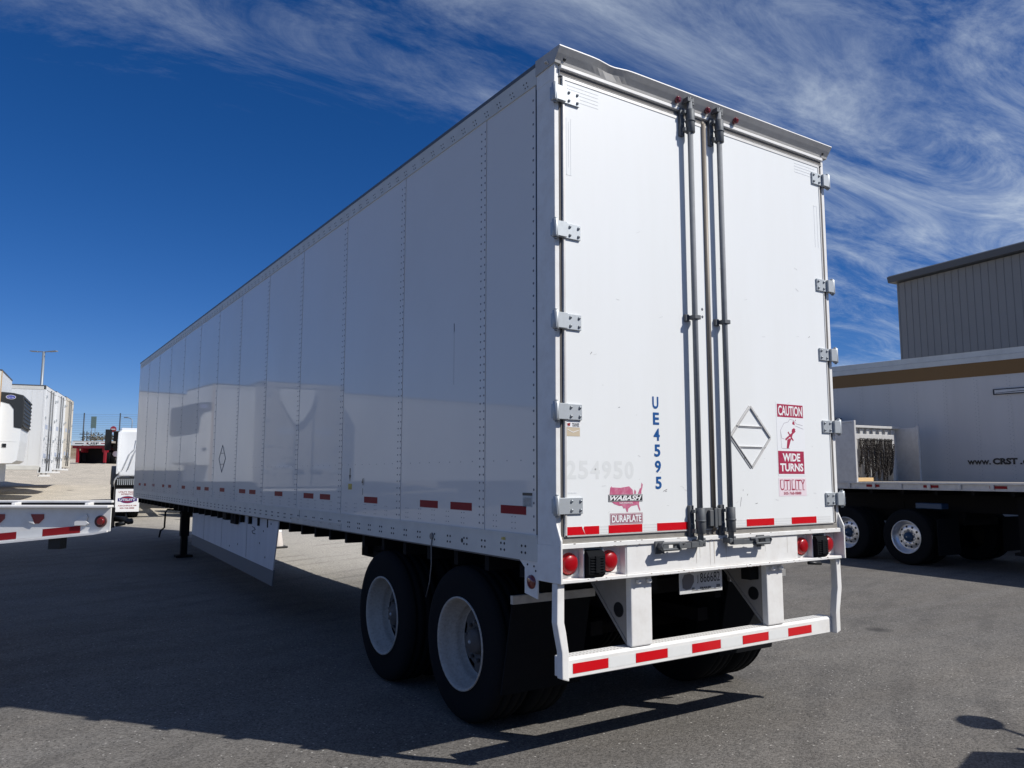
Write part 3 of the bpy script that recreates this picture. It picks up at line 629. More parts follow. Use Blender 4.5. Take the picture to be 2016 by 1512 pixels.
# rear impact guard
mb = MB(); mb.prism([(.082, .05, .489), (.082, .05, .588), (.082, .062, .600), (.082, .150, .600), (.082, .150, .489)], (2.396, 0, 0)); part(mb, 'impact_bar', white_steel, .004)
mb = MB()       # anti-slip tread pattern on the bar
for i in range(92):
    x = .10+i*.0255; mb.poly(frame((0, 0, .6003), (1, 0, 0), (0, 1, 0)), [(x, .075), (x+.008, .072), (x+.014, .088), (x+.006, .090)]); mb.poly(frame((0, 0, .6003), (1, 0, 0), (0, 1, 0)), [(x+.010, .112), (x+.016, .108), (x+.020, .126), (x+.014, .128)])
part(mb, 'step_tread', mat('worn tread', (.50, .48, .45), .6))
fb = frame((0, .0495, 0), (1, 0, 0), (0, 0, 1)); mb = MB()
for x0 in (.135, .601, 1.066, 1.530, 1.990): mb.rect(fb, x0, x0+.255, .512, .566, 0, .0008)
for x0 in (.395, .860, 1.325, 1.79): mb.rect(fb, x0, x0+.200, .510, .568, 1)
part(mb, 'bar_reflector', [red_tape, white_tape])
for a in (.572, 1.790):
    mb = MB(); mb.box(a, a+.165, .050, .098, .602, 1.008)
    for dx in (.045, .130): mb.cyl((a+dx, .048, .978), (a+dx, .020, .978), .016, 6, 1)
    part(mb, 'guard_post', [white_steel, galv], .010, seg=2)
    mb = MB(); mb.prism([(a+.01, .100, .605), (a+.01, .50, 1.008), (a+.01, .100, 1.008)], (.010, 0, 0)); mb.prism([(a+.004, .100, .602), (a+.004, .51, 1.008), (a+.004, .48, 1.008), (a+.004, .100, .625)], (.024, 0, 0))
    mb.cyl((a+.009, .175, .80), (a+.0125, .175, .80), .045, 18, 1); part(mb, 'gusset_plate', [mat('shaded dirty white steel', (.28, .265, .25), .6, dirt=.5, dirtcol=(.2, .17, .15), dscale=8), dec_black])  # steel tone darkened as shade besides dirt; black disc stands for a hole
for s_, xa in ((1, .0), (-1, WD)):
    mb = MB(); pr = [(.004, 1.010), (.0, .80), (.012, .74), (.034, .64), (.036, .50), (.082, .485), (.082, .63), (.062, .75), (.050, .80), (.052, 1.010)]
    mb.prism([(xa+s_*x, .012, z) for x, z in pr], (0, .052, 0)); part(mb, 'guard_side_bar', white_steel, .006, seg=2)
# licence plate
mb = MB(); mb.box(1.02, 1.405, .098, .104, .862, 1.008); fl = frame((0, .0978, 0), (1, 0, 0), (0, 0, 1))
mb.rect(fl, 1.125, 1.395, .8755, .8785, 1); mb.text(fl, '866682', 1.292, .953, .182, .060, 1, bold=.0); mb.text(fl, 'TRAILER', 1.248, .889, .105, .014, 1, bold=.03); mb.text(fl, 'J', 1.178, .945, .012, .05, 1)
mb.rect(fl, 1.35, 1.385, .883, .903, 2); mb.rect(fl, 1.125, 1.15, .883, .897, 2)
mb.poly(fl, [(1.045, .90), (1.075, .885), (1.115, .892), (1.145, .93), (1.145, .97), (1.11, .985), (1.06, .98), (1.04, .95)], 3, .0008); part(mb, 'licence_plate', [plate_m, dec_black, bolt_grey, mat('tarnished sticker', (.16, .15, .15), .6)], .0)
# suspension, axles, wheels
mb = MB()
for x in (.78, 1.72): mb.box(x, x+.06, .45, 4.6, .74, .90); mb.box(x-.01, x+.07, .12, .20, .90, 1.02)
for y in (.62, 1.75, 3.0, 4.3): mb.box(.72, 1.86, y, y+.08, .78, .88)
for y in [.4+.4*i for i in range(38)]: mb.box(.05, WD-.05, y, y+.05, 1.0, 1.10)
part(mb, 'slider_frame', frame_black)
mb = MB(); mb.box(.55, 1.95, 3.35, 3.75, .62, .86); mb.cyl((.70, 3.0, .66), (1.9, 3.0, .66), .11, 16); part(mb, 'air_tank', frame_black, .0)
for yc in (1.136, 2.376):
    mb = MB(); mb.cyl((.35, yc, .50), (2.2, yc, .50), .065, 14)
    for x in (.74, 1.74): mb.box(x, x+.10, yc-.5, yc+.15, .55, .64); mb.cyl((x+.05, yc+.28, .60), (x+.05, yc+.28, .78), .12, 12)
    part(mb, 'axle', frame_black)
tread = [(0, .296), (.004, .33), (.0, .40), (.006, .455), (.020, .486), (.045, .4995), (.060, .5003), (.066, .488), (.078, .488), (.084, .5003), (.128, .5003), (.134, .488), (.146, .488), (.152, .5003), (.196, .5003), (.202, .488), (.214, .488), (.220, .5003), (.235, .4995), (.260, .486), (.274, .455), (.280, .40), (.276, .33), (.280, .296)]
def wheel(parent, x, y, z, s_, kind='deep', off=Vector((0, 0, 0)), mats=None, dual=True):
    ax = (s_, 0, 0); o = Vector((x, y, z))+off     # o is the centre of the outer face, axis points inboard
    mb = MB(); mb.lathe(tread, o, ax, 48)
    if dual: mb.lathe(tread, o+Vector((s_*.315, 0, 0)), ax, 40)
    for i in range(6): # raised sidewall rings and moulding marks
        a = 2*math.pi*i/6; c = o+Vector((-.0*s_, math.cos(a)*.38, math.sin(a)*.38))
    w_ = mb.build('tyre', rubber, parent)
    mb = MB(); rm, hm = mats or (rim_white, hub_mat)
    if kind == 'deep': prof = [(.004, .300), (-.006, .300), (-.008, .292), (.000, .284), (.030, .276), (.075, .268), (.10, .245), (.125, .240), (.158, .236), (.166, .225)]
    else: prof = [(.004, .300), (-.006, .300), (-.008, .292), (.0, .284), (.02, .276), (.05, .268), (.075, .25), (.09, .236), (.10, .225)]
    mb.lathe(prof, o, ax, 48)
    dz = .166 if kind == 'deep' else .10
    # disc with hand holes
    n = 60; rings = [(dz, .225), (dz-.012, .200), (dz-.020, .165), (dz-.024, .145), (dz-.024, .105), (dz-.010, .085)]
    aa = Vector((0, 1, 0)); cc = Vector((0, 0, 1)); nh = 5 if kind == 'deep' else 10
    base = len(mb.v)
    for h, r_ in rings:
        for j in range(n): a = 2*math.pi*j/n; mb.v.append(tuple(o+Vector((s_*h, math.cos(a)*r_, math.sin(a)*r_))))
    for i in range(len(rings)-1):
        for j in range(n):
            ph = (j*nh/n) % 1.0
            hole = (i == 1 and (ph < (.40 if nh == 5 else .3))) 
            if hole: continue
            b0_ = base+i*n; mb.f.append((b0_+j, b0_+(j+1) % n, b0_+n+(j+1) % n, b0_+n+j)); mb.m.append(0 if kind != 'deep' else 1); mb.sm.append(True)
    mb.cyl(o+Vector((s_*(dz+.06), 0, 0)), o+Vector((s_*(dz+.07), 0, 0)), .222, 24, 2)
    for j in range(10):
        a = 2*math.pi*j/10+.2; c = o+Vector((s_*(dz-.024), math.cos(a)*.124, math.sin(a)*.124)); mb.cyl(c, c-Vector((s_*.028, 0, 0)), .013, 6, 0 if kind != 'deep' else 1)
    r2 = mb.build('rim', [rm, hm, black], parent)
    mb = MB(); mb.lathe([(dz, .088), (dz-.05, .082), (dz-.075, .070), (dz-.078, .055), (dz-.088, .050), (dz-.090, .0005)], o, ax, 24); mb.dome(o+Vector((s_*(dz-.09), 0, 0)), (-s_, 0, 0), .014, .008, 8, 1)
    mb.build('hub', [hm if kind == 'deep' else blue_hub, galv], parent)
def wheel_set(parent, label, x, y, z, s_, kind='deep', dual=True, mats=None):
    w_ = bpy.data.objects.new(label, None); COL.objects.link(w_); w_.parent = parent; w_.location = (x, y, z)
    wheel(w_, 0, 0, 0, s_, kind, dual=dual, mats=mats); return w_
def mwheel(y, s_):
    w_ = bpy.data.objects.new('wheel', None); COL.objects.link(w_); w_.parent = T; w_.location = Vector((.028 if s_ > 0 else WD-.028, y, .50))-RB; wheel(w_, 0, 0, 0, s_)
for yc in (1.128, 2.372):
    mwheel(yc, 1); mwheel(yc, -1)
for x0 in (.035, 1.93):
    mb = MB(); mb.prism([(x0, .50, .865), (x0, .508, .865), (x0, .640, .285), (x0, .625, .280)], (.60, 0, 0), 0); mb.box(x0-.01, x0+.62, .484, .512, .835, .885, 1); mb.box(x0+.2, x0+1.0 if x0 < 1 else x0+.3, .50, .56, .885, .96, 2)
    part(mb, 'mud_flap', [rubber, alu, frame_black])
# landing gear
for x0, y0 in ((.40, 12.35), (1.95, 12.35)):
    mb = MB(); zg = .06; mb.box(x0, x0+.15, y0, y0+.15, .45, 1.12); mb.box(x0+.018, x0+.132, y0+.018, y0+.132, zg+.05, .46); mb.box(x0-.07, x0+.22, y0-.05, y0+.20, zg, zg+.045)
    mb.box(x0-.02, x0+.17, y0-.3, y0+.3, 1.0, 1.12)
    if x0 < 1: mb.obox((x0+.05, y0+.02, .85), (0, .9, .25), (.05, 0, 0), (0, 0, .05))
    part(mb, 'landing_leg', frame_black, .004)
mb = MB(); mb.cyl((.47, 12.9, .86), (2.0, 12.9, .86), .025, 8); mb.tube([(.40, 12.5, .93), (.16, 12.45, .95), (.12, 12.4, .90), (.12, 12.43, .62), (.06, 12.45, .56), (.04, 12.45, .44)], .016, 8); part(mb, 'crank_handle', frame_black)
# side skirt
mb = MB(); A0 = Vector((.030, 5.13, 0)); A1 = Vector((.27, 10.75, 0)); dd = A1-A0; nrm = Vector((-dd.y, dd.x, 0)).normalized()*-.012
q = lambda t, z: (A0+dd*t)+Vector((0, 0, z))
mb.prism([q(0, 1.12), q(.035, .548), q(1, .60), q(1, 1.12)], nrm)
for t in (.27, .55, .80): mb.obox(q(t, .58)-nrm*.15, dd.normalized()*.006, -nrm*.1, (0, 0, .53), 1)
for t, z in ((.12, .95), (.15, .80), (.10, .66), (.45, .64), (.06, 1.05), (.36, .7)): mb.dome(q(t, z), -nrm, .014, .004, 8, 1)
mb.tube([q(.22, .97)-nrm*.3, q(.20, .965)-nrm*.3, q(.19, .945)-nrm*.3, q(.205, .93)-nrm*.3, q(.22, .92)-nrm*.3, q(.21, .89)-nrm*.3, q(.19, .895)-nrm*.3], .004, 5, 1)
part(mb, 'side_skirt', [skirt_w, bolt_dark])
mb = MB(); mb.prism([q(.030, .556)+nrm*.3, q(.042, .375)+nrm*.3, q(1, .42)+nrm*.3, q(1, .606)+nrm*.3], nrm); part(mb, 'skirt_flap', skirt_g)
mb = MB(); mb.box(.06, .10, 7.1, 7.36, .96, 1.11); mb.box(.02, .10, 7.42, 7.62, 1.0, 1.11); part(mb, 'control_box', frame_black, .006)
# air line hanging by the rear wheel
mb = MB(); mb.tube([(-.004, 1.47, 1.165), (-.012, 1.47, 1.12), (-.004, 1.48, .98), (.0, 1.51, .86), (.02, 1.6, .74)], .0045, 6); mb.cyl((-.005, 1.47, 1.175), (-.016, 1.47, 1.175), .022, 10); part(mb, 'release_cable', bolt_grey)

# ================================================================ OTHER VEHICLES
def veh(mb, name, mats, parent, bevel=0.0, seg=1): return mb.build(name, mats, parent, bevel, seg)
# --- dry vans of the parked row: local origin at the rear door foot, body runs along -X, doors face +X
def make_van(label, paint, group, text=None, length=14.6, doors=True):
    t = thing('parked_trailer', label, 'trailer', group=group)
    mb = MB(); mb.box(-length, 0, 0, 2.55, 1.10, 4.06); mb.box(-length+.05, -.05, -.008, 0, 3.92, 4.05, 1); mb.box(-length+.05, -.02, -.010, 0, 1.10, 1.25, 1)
    x = -.4
    while x > -length: mb.box(x, x+.012, -.004, 0, 1.25, 3.92, 1); x -= 1.22
    veh(mb, 'body', [paint, rail_paint], t, .01)
    mb = MB(); mb.box(-length-.01, .01, -.012, 2.562, 4.045, 4.085); veh(mb, 'roof', eave_m, t)
    mb = MB(); mb.box(-.05, .03, -.006, .13, 1.0, 4.06); mb.box(-.05, .03, 2.42, 2.556, 1.0, 4.06); mb.box(-.05, .03, -.006, 2.556, 3.92, 4.06); mb.box(-.08, .035, -.006, 2.556, .98, 1.20); veh(mb, 'rear_frame', [paint], t, .01)
    for a, b_ in ((.14, 1.27), (1.285, 2.41)):
        mb = MB(); mb.box(0, .02, a, b_, 1.21, 3.91)
        fr_ = frame((.0205, 0, 0), (0, 1, 0), (0, 0, 1))
        for zz_ in (2.55, 1.52): mb.rect(fr_, a+.2, a+.75, zz_, zz_+.16, 1)
        for i in range(26): xx = random.uniform(a+.05, b_-.15); z_ = random.uniform(1.25, 2.3); mb.rect(fr_, xx, xx+random.uniform(.01, .12), z_, z_+random.uniform(.01, .07), 2)
        d = veh(mb, 'door', [paint, mat('old blue lettering', (.40, .45, .55), .6), bolt_grey], t)
        for i in range(4): mb = MB(); mb.box(.02, .05, a-.05 if a < 1 else b_-.12, (a+.12) if a < 1 else b_+.05, 1.4+i*.75, 1.48+i*.75); mb.build('hinge', galv, d)
        mb = MB(); xr = a+.85 if a < 1 else a+.25; mb.cyl((.06, xr, 1.05), (.06, xr, 3.98), .02, 8); mb.box(.02, .09, xr-.30, xr+.05, 1.42, 1.50); mb.build('lock_rod', lock_mat, d)
    mb = MB(); mb.box(-.08, -.0, .15, 2.4, .86, .93); mb.box(-.08, -.02, .7, .8, .93, .98); mb.box(-.08, -.02, 1.75, 1.85, .93, .98); veh(mb, 'impact_bar', white_steel, t)
    mb = MB(); mb.box(-6.0, -2.5, .7, 1.85, .70, 1.08); mb.box(-length+1, -length+3, .6, 1.9, .9, 1.08); veh(mb, 'chassis', frame_black, t)
    for x in (-3.6, -4.85):
        for y, s_ in ((.03, 1), (2.52, -1)):
            w_ = bpy.data.objects.new('wheel', None); COL.objects.link(w_); w_.parent = t; w_.location = (x, y, .5); w_.rotation_euler = (0, 0, R(90))
            mb = MB(); mb.lathe(tread, (0, 0, 0), (s_, 0, 0), 24); mb.build('tyre', rubber, w_)
            mb = MB(); mb.lathe([(0, .29), (.03, .27), (.15, .24), (.16, .1), (.10, .09), (.10, .001)], (0, 0, 0), (s_, 0, 0), 24); mb.build('rim', rim_white, w_)
    for y in (.45, 2.0):
        mb = MB(); mb.box(-length+3.0, -length+3.14, y, y+.14, .05, 1.1); mb.box(-length+2.95, -length+3.2, y-.06, y+.2, 0, .05); veh(mb, 'landing_leg', frame_black, t)
    return t
HD = R(-12)
GV = 'trailers parked side by side in the row on the left'
vC = make_van('white weathered box trailer, nearest of the door-end vans beyond the reefer', white_old, GV); vC.location = (-1.26, 28.6, .66); vC.rotation_euler = (0, 0, R(-10.6))
dup(vC, (-.72, 32.2, .79), R(-10.6), 'white box trailer wedged between the nearest white van and the beige one', GV)
vD = make_van('beige weathered box trailer, farthest one of the row beside the fence gap', beige_old, GV); vD.location = (-.17, 35.8, .92); vD.rotation_euler = (0, 0, R(-10.6)); vD.scale = (1, 1, 1)
vG = make_van('added dark grey box trailer carrying a pale shield-shaped panel for its glint, outside the left edge of the photo', mat('grey trailer paint', (.42, .41, .39), .5), GV, doors=False); vG.location = (-6.35, 19.6, gz(0, 18)); vG.rotation_euler = (0, 0, R(-90))
mb = MB(); sh = [(.98, 3.88), (1.98, 3.84), (2.04, 3.72), (1.98, 3.5), (1.84, 3.2), (1.62, 2.9), (1.5, 2.8), (1.32, 2.95), (1.12, 3.25), (1.0, 3.55)]; mb.prism([(.06, y, z) for y, z in sh], (.14, 0, 0)); veh(mb, 'glint_panel', white_door, vG, .03, 2)  # shield panel added out of view so its reflection makes the glint
# --- refrigerated trailer with nose unit facing +X
t = thing('refrigerated_trailer', 'white refrigerated trailer with black grilled cooling unit on its nose, at left edge', 'trailer', (-2.60, 20.1, gz(0, 20)), R(-6))
mb = MB(); mb.box(-14.6, 0, 0, 2.55, 1.05, 3.88); mb.box(-14.6, -.02, -.006, 0, 3.76, 3.87, 1); veh(mb, 'body', [white_old, rail_paint], t, .03, 2)
mb = MB(); mb.box(-14.62, .01, -.01, 2.56, 3.865, 3.90); veh(mb, 'roof', eave_m, t)
mb = MB(); mb.box(.0, .012, -.004, .10, 1.05, 3.86); veh(mb, 'corner_trim', wood, t)
mb = MB(); pr = [(0.0, 1.52), (.34, 1.53), (.44, 1.60), (.48, 2.1), (.48, 2.75), (.44, 2.95), (.38, 3.10), (.25, 3.16), (0.0, 3.20)]
mb.prism([(x, .22, z) for x, z in pr], (0, 2.1, 0)); mb.box(.10, .20, .205, .225, 1.93, 2.03, 1); mb.box(.02, .42, .214, .222, 2.08, 2.088, 2); cu_ = veh(mb, 'cooling_unit', [white_door, dec_black, bolt_grey], t, .035, 3)
mb = MB(); pg = [(.0, 3.10), (.20, 3.05), (.30, 2.92), (.33, 2.45), (.50, 2.42), (.53, 2.6), (.53, 3.10), (.50, 3.28), (.28, 3.33), (0, 3.35)]
mb.prism([(x, .20, z) for x, z in pg], (0, 2.14, 0))
for i in range(8): mb.box(.51, .55, .24, 2.3, 2.47+i*.10, 2.52+i*.10)
gr_ = veh(mb, 'grille', grille, t, .02, 2)
fr_ = frame((0, .199, 0), (1, 0, 0), (0, 0, 1)); mb = MB()
mb.poly(fr_, [(.22+.11*math.cos(a), 3.22+.055*math.sin(a)) for a in [2*math.pi*i/24 for i in range(24)]], 1); mb.poly(fr_, [(.22+.10*math.cos(a), 3.22+.046*math.sin(a)) for a in [2*math.pi*i/24 for i in range(24)]], 0, .001); mb.text(fr_, 'Carrier', .22, 3.22, .15, .035, 1, .002); mb.build('emblem', [blue_reefer, dec_white], t)
mb = MB(); mb.box(-2.2, -1.0, .5, 2.05, .55, 1.0); mb.box(-3.2, -3.06, .45, .59, .05, 1.05); mb.box(-3.2, -3.06, 1.95, 2.09, .05, 1.05); mb.box(-.6, -.2, .3, .9, .75, 1.05); mb.box(-12.5, -10, .7, 1.85, .5, 1.05); veh(mb, 'chassis', frame_black, t)
reefer = t
GR = 'refrigerated trailers parked along the left side of the yard'
reefer['group'] = GR
for i, (x, y) in enumerate(((-4.1, 24.6),)):
    dup(reefer, (x, y, gz(x, y)), R(-6), 'white refrigerated trailer parked in the yard row, standing outside the left edge of the photo', GR)

# --- semi tractors: local origin at ground below the rear end centre, nose towards +Y
def make_tractor(label, paint, chromed=False, flaps=None, group=None, sleeper=True, hoodmirror=False):
    t = thing('semi_tractor', label, 'truck', group=group)
    mb = MB()
    for x in (-.43, .35): mb.box(x, x+.08, .0, 7.4, .72, .98)
    for y in (.05, 1.3, 2.9, 4.4): mb.box(-.43, .43, y, y+.10, .75, .92)
    mb.box(-.50, .50, 1.15, 2.15, .98, 1.12); veh(mb, 'frame', frame_black, t)
    mb = MB(); yb = 3.25 if sleeper else 4.3
    ht_ = .58 if flaps else 0
    side_ = [(yb, 1.0), (yb, 3.02-ht_), (yb+.25, 3.10-ht_), (5.15, 3.02-ht_), (5.75, 2.15), (5.85, 1.75), (5.85, 1.0)]
    mb.prism([(-1.10, y, z) for y, z in side_], (2.20, 0, 0)); cab = veh(mb, 'cab', paint, t, .06, 3)
    mb = MB(); mb.prism([(-1.108, 4.75, 1.95), (-1.108, 5.70, 1.95), (-1.108, 5.22, 2.72-ht_*.6), (-1.108, 4.75, 2.72-ht_*.6)], (2.216, 0, 0)); mb.obox((-.98, 5.68, 2.02), (1.96, 0, 0), (0, -.42, .60-ht_*.5), (0, .02, .01)); mb.build('window', glass, cab)
    for s_ in (-1, 1): mb = MB(); mb.prism([(s_*1.10, yb+.02, 1.15), (s_*1.18, yb-.42, 1.10), (s_*1.18, yb-.42, 2.95-ht_), (s_*1.10, yb+.02, 3.02-ht_)], (-s_*.025, 0, 0)); veh(mb, 'side_fairing', paint, t)
    mb = MB(); hp = [(5.8, .95), (5.8, 1.86), (7.0, 1.66), (7.42, 1.50), (7.55, 1.0), (7.5, .62), (7.2, .55)]
    mb.prism([(-.62, y, z) for y, z in hp], (1.24, 0, 0)); mb.box(-.45, .45, 7.53, 7.58, .75, 1.42, 1); veh(mb, 'hood', [paint, chrome], t, .06, 3)
    for s_ in (-1, 1):
        mb = MB(); arc = [(6.45+.66*math.cos(a), .50+.68*math.sin(a)) for a in [R(x) for x in range(0, 181, 15)]]+[(6.45+.56*math.cos(a), .50+.58*math.sin(a)) for a in [R(x) for x in range(180, -1, -15)]]
        for i in range(12):
            a, b_, c_, d_ = arc[i], arc[i+1], arc[24-i], arc[25-i]
            mb.prism([(s_*.60, *a), (s_*.60, *b_), (s_*.60, *c_), (s_*.60, *d_)], (s_*.62, 0, 0))
        veh(mb, 'fender', tractor_g if flaps else paint, t)
        mb = MB(); mb.cyl((s_*.88, 3.3, .70), (s_*.88, 4.9, .70), .30, 20); veh(mb, 'fuel_tank', chrome, t)
        if hoodmirror: mb = MB(); mb.box(*sorted((s_*1.12, s_*1.22)), 5.2, 5.26, 1.75, 2.1); veh(mb, 'mirror', black, t, .01)
        else: mb = MB(); mb.box(*sorted((s_*1.30, s_*1.50)), 5.25, 5.33, 1.75, 2.45); mb.tube([(s_*1.1, 5.3, 2.4), (s_*1.4, 5.3, 2.4)], .015, 6); mb.tube([(s_*1.1, 5.3, 1.85), (s_*1.4, 5.3, 1.85)], .015, 6); veh(mb, 'mirror', black, t, .02)
        mb = MB(); mb.box(*sorted((s_*.64, s_*1.24)), -.02, -.005, .22, .85); mf = veh(mb, 'mud_flap', [dec_white if flaps else rubber], t)
        if flaps:
            fr_ = frame((s_*.94, -.0205, .535), (1, 0, 0), (0, 0, 1)); mb = MB()
            mb.text(fr_, 'UTILITY TRAILER', 0, .225, .46, .045, 0, bold=.02); mb.text(fr_, 'INTERSTATE', 0, .165, .32, .045, 0, bold=.02)
            mb.poly(fr_, [(.20*math.cos(a), .015+.10*math.sin(a)) for a in [2*math.pi*i/24 for i in range(24)]], 1); mb.poly(fr_, [(.18*math.cos(a), .015+.08*math.sin(a)) for a in [2*math.pi*i/24 for i in range(24)]], 3, .001); mb.rect(fr_, -.24, .24, -.03, .06, 1, .002); mb.text(fr_, 'UTILITY', 0, .015, .40, .06, 2, .003, bold=.02)
            mb.text(fr_, 'ALBUQUERQUE, NM', 0, -.15, .46, .04, 0, bold=.02); mb.text(fr_, '505-768-0888', 0, -.215, .36, .04, 0, bold=.02)
            mb.build('flap_logo', [red_dull, mat('navy ink', (.05, .04, .18), .5), dec_white, red_dull], mf)
        if hoodmirror:
            if s_ > 0: mb = MB(); mb.tube([(0, 7.35, 1.45), (.03, 7.8, 1.72), (.05, 8.02, 1.90)], .016, 6); mb.prism([(.02, 8.06+.15*math.cos(a), 1.96+.11*math.sin(a)) for a in [2*math.pi*i/20 for i in range(20)]], (.05, 0, 0)); veh(mb, 'hood_mirror', black, t)
    mb = MB()
    if flaps:
        mb.box(-1.24, 1.24, -.03, .05, .86, .93, 0)
        for s_ in (-1, 1):
            mb.box(*sorted((s_*.62, s_*1.24)), -.05, .02, .93, 1.16, 0)
            for i in range(12):
                xx = s_*(.66+i*.05); mb.box(xx-.012, xx+.012, -.056, -.05, .96, 1.13, 1)
    else: mb.box(-.45, .45, -.03, .05, .86, .93, 0)
    mb.box(-.5, .5, -.03, .0, .72, .84, 0); veh(mb, 'rear_crossbar', [frame_black, galv], t)
    mb = MB(); mb.cyl((-.75, yb-.14, 1.1), (-.75, yb-.14, 3.5), .065, 12) if not flaps else mb.cyl((.75, yb-.14, 1.1), (.75, yb-.14, 3.2), .065, 12); veh(mb, 'exhaust_stack', chrome, t)
    mb = MB(); 
    for k in range(3): mb.tube([(-.15+k*.12, yb-.05, 1.55), (-.2+k*.15, yb-.35, 1.1), (-.15+k*.1, yb-.7, 1.02), (-.1+k*.1, yb-1.2, 1.0)], .016, 6)
    veh(mb, 'air_hose', black, t)
    if flaps:
        mb = MB(); mb.tube([(-1.0, yb-.03, 1.2), (-.8, yb-.05, 1.75), (-.65, yb-.05, 1.9), (-.62, yb-.05, 2.2)], .012, 6); mb.tube([(-.85, yb-.03, 1.2), (-.7, yb-.05, 1.7), (-.6, yb-.05, 1.9)], .012, 6); veh(mb, 'grab_rail', chrome, t)
    ms = (chrome, chrome) if chromed else (rim_white, hub_mat)
    for y in (.62, 1.92):
        for s_ in (1, -1): wheel_set(t, 'wheel', -s_*1.22, y, .50, s_, 'deep', mats=ms) if not chromed else wheel_set(t, 'wheel', -s_*1.22, y, .50, s_, 'alu', mats=ms)
    for s_ in (1, -1): wheel_set(t, 'wheel', -s_*1.20, 6.45, .50, s_, 'alu', dual=False, mats=ms)
    return t
tr1 = make_tractor('white semi tractor with white lettered mud flaps parked beyond the long trailer nose', tractor_w, flaps=True)
tr1.location = (1.48, 20.6, .36); tr1.rotation_euler = (0, 0, R(-5)); tr1.rotation_euler[0] = R(3.2)
tr3 = make_tractor('blue semi tractor standing behind the photographer, only its shadow shows at lower right', mat('blue cab paint', (.03, .08, .25), .3, coat=.5), hoodmirror=True)
tr3.location = (-2.30, -7.17, 0); tr3.rotation_euler = (0, 0, R(-53.1))

# --- flatbed with bulkhead on the right, pulled by its own tractor
HF = R(-6)
fo = Vector((11.30, 4.6, 0))      # left outer face of the rear drive axle
def rot(v, a): return Vector((v[0]*math.cos(a)-v[1]*math.sin(a), v[0]*math.sin(a)+v[1]*math.cos(a), v[2]))
tr2 = make_tractor('grey semi tractor with polished wheels hitched to the flatbed behind the long trailer', mat('grey blue cab paint', (.12, .14, .17), .35, coat=.3), chromed=True, sleeper=False)
tr2.location = fo+rot((1.22, -.62, 0), HF); tr2.rotation_euler = (0, 0, HF)
fbt = thing('flatbed_trailer', 'aluminium flatbed trailer with chained bulkhead, standing right of the long trailer', 'trailer', fo+rot((-.02, 0, 0), HF), HF)
Yh = 1.98   # nose of the deck
mb = MB(); mb.box(0, .05, -11.5, Yh, 1.355, 1.48); mb.box(-.025, 0, -11.5, Yh, 1.455, 1.475); mb.box(-.02, 0, -11.5, Yh, 1.350, 1.372); mb.box(2.50, 2.55, -11.5, Yh, 1.355, 1.48)
for i in range(24): mb.box(-.030, -.008, -11.2+i*.56, -11.14+i*.56, 1.372, 1.455)
veh(mb, 'side_rail', alu_light, fbt, .003)
mb = MB(); mb.box(.05, 2.5, -11.5, Yh, 1.40, 1.487); veh(mb, 'deck', deckwood, fbt)
mb = MB()
for x in (.75, 1.70): mb.box(x, x+.10, -11.3, Yh-.1, .95, 1.40)
for i in range(20): mb.box(.05, 2.5, -11.2+i*.66, -11.14+i*.66, 1.27, 1.40)
mb.box(.9, 1.7, -4.5, -3.6, .55, .95); mb.box(.1, .5, -6.3, -5.4, .75, 1.2, 1); veh(mb, 'chassis', [frame_black, galv], fbt)
mb = MB(); mb.box(0.0, 2.55, Yh-.03, Yh, 1.48, 2.64)
for i in range(12): mb.box(.12+i*.2, .21+i*.2, Yh-.075, Yh-.03, 1.49, 2.60)
mb.box(0, 2.55, Yh-.13, Yh+.01, 2.62, 2.67)
for x, q_ in ((.0, .98), (2.52, .55)): mb.box(x, x+.03, Yh-q_, Yh, 1.48, 2.64); mb.box(x-.01, x+.04, Yh-q_-.03, Yh-q_+.02, 1.46, 2.68)
mb.box(-.01, .04, Yh-.96, Yh, 2.64, 2.68)
mb.box(.60, 2.05, Yh-.34, Yh-.26, 2.36, 2.47); mb.box(1.98, 2.06, Yh-.33, Yh-.04, 1.50, 2.45); mb.box(.62, .68, Yh-.27, Yh-.04, 2.37, 2.45)
veh(mb, 'bulkhead', alu_light, fbt, .004)
mb = MB(); mb.cyl((.50, Yh-.31, 2.42), (.60, Yh-.31, 2.42), .05, 8); veh(mb, 'winch', black, fbt)
for i in range(11):
    y = Yh-1.5-i*1.18
    mb = MB(); mb.box(-.010, -.002, y, y+.28, 1.392, 1.438); veh(mb, 'side_reflector', red_dull, fbt)
for y in (-9.2, -10.5):
    for x, s_ in ((.05, 1), (2.5, -1)): wheel_set(fbt, 'wheel', x, y, .5, s_, 'alu', mats=(chrome, chrome))
for x in (.45, 1.95):
    mb = MB(); mb.box(x, x+.14, -1.9, -1.76, .35, 1.35); mb.box(x-.06, x+.2, -1.95, -1.7, .30, .35); veh(mb, 'landing_leg', frame_black, fbt)
mb = MB(); mb.box(.05, .25, -.7, -.2, 1.02, 1.12, 0); veh(mb, 'toolbox', [blue_hub, galv], fbt, .01)
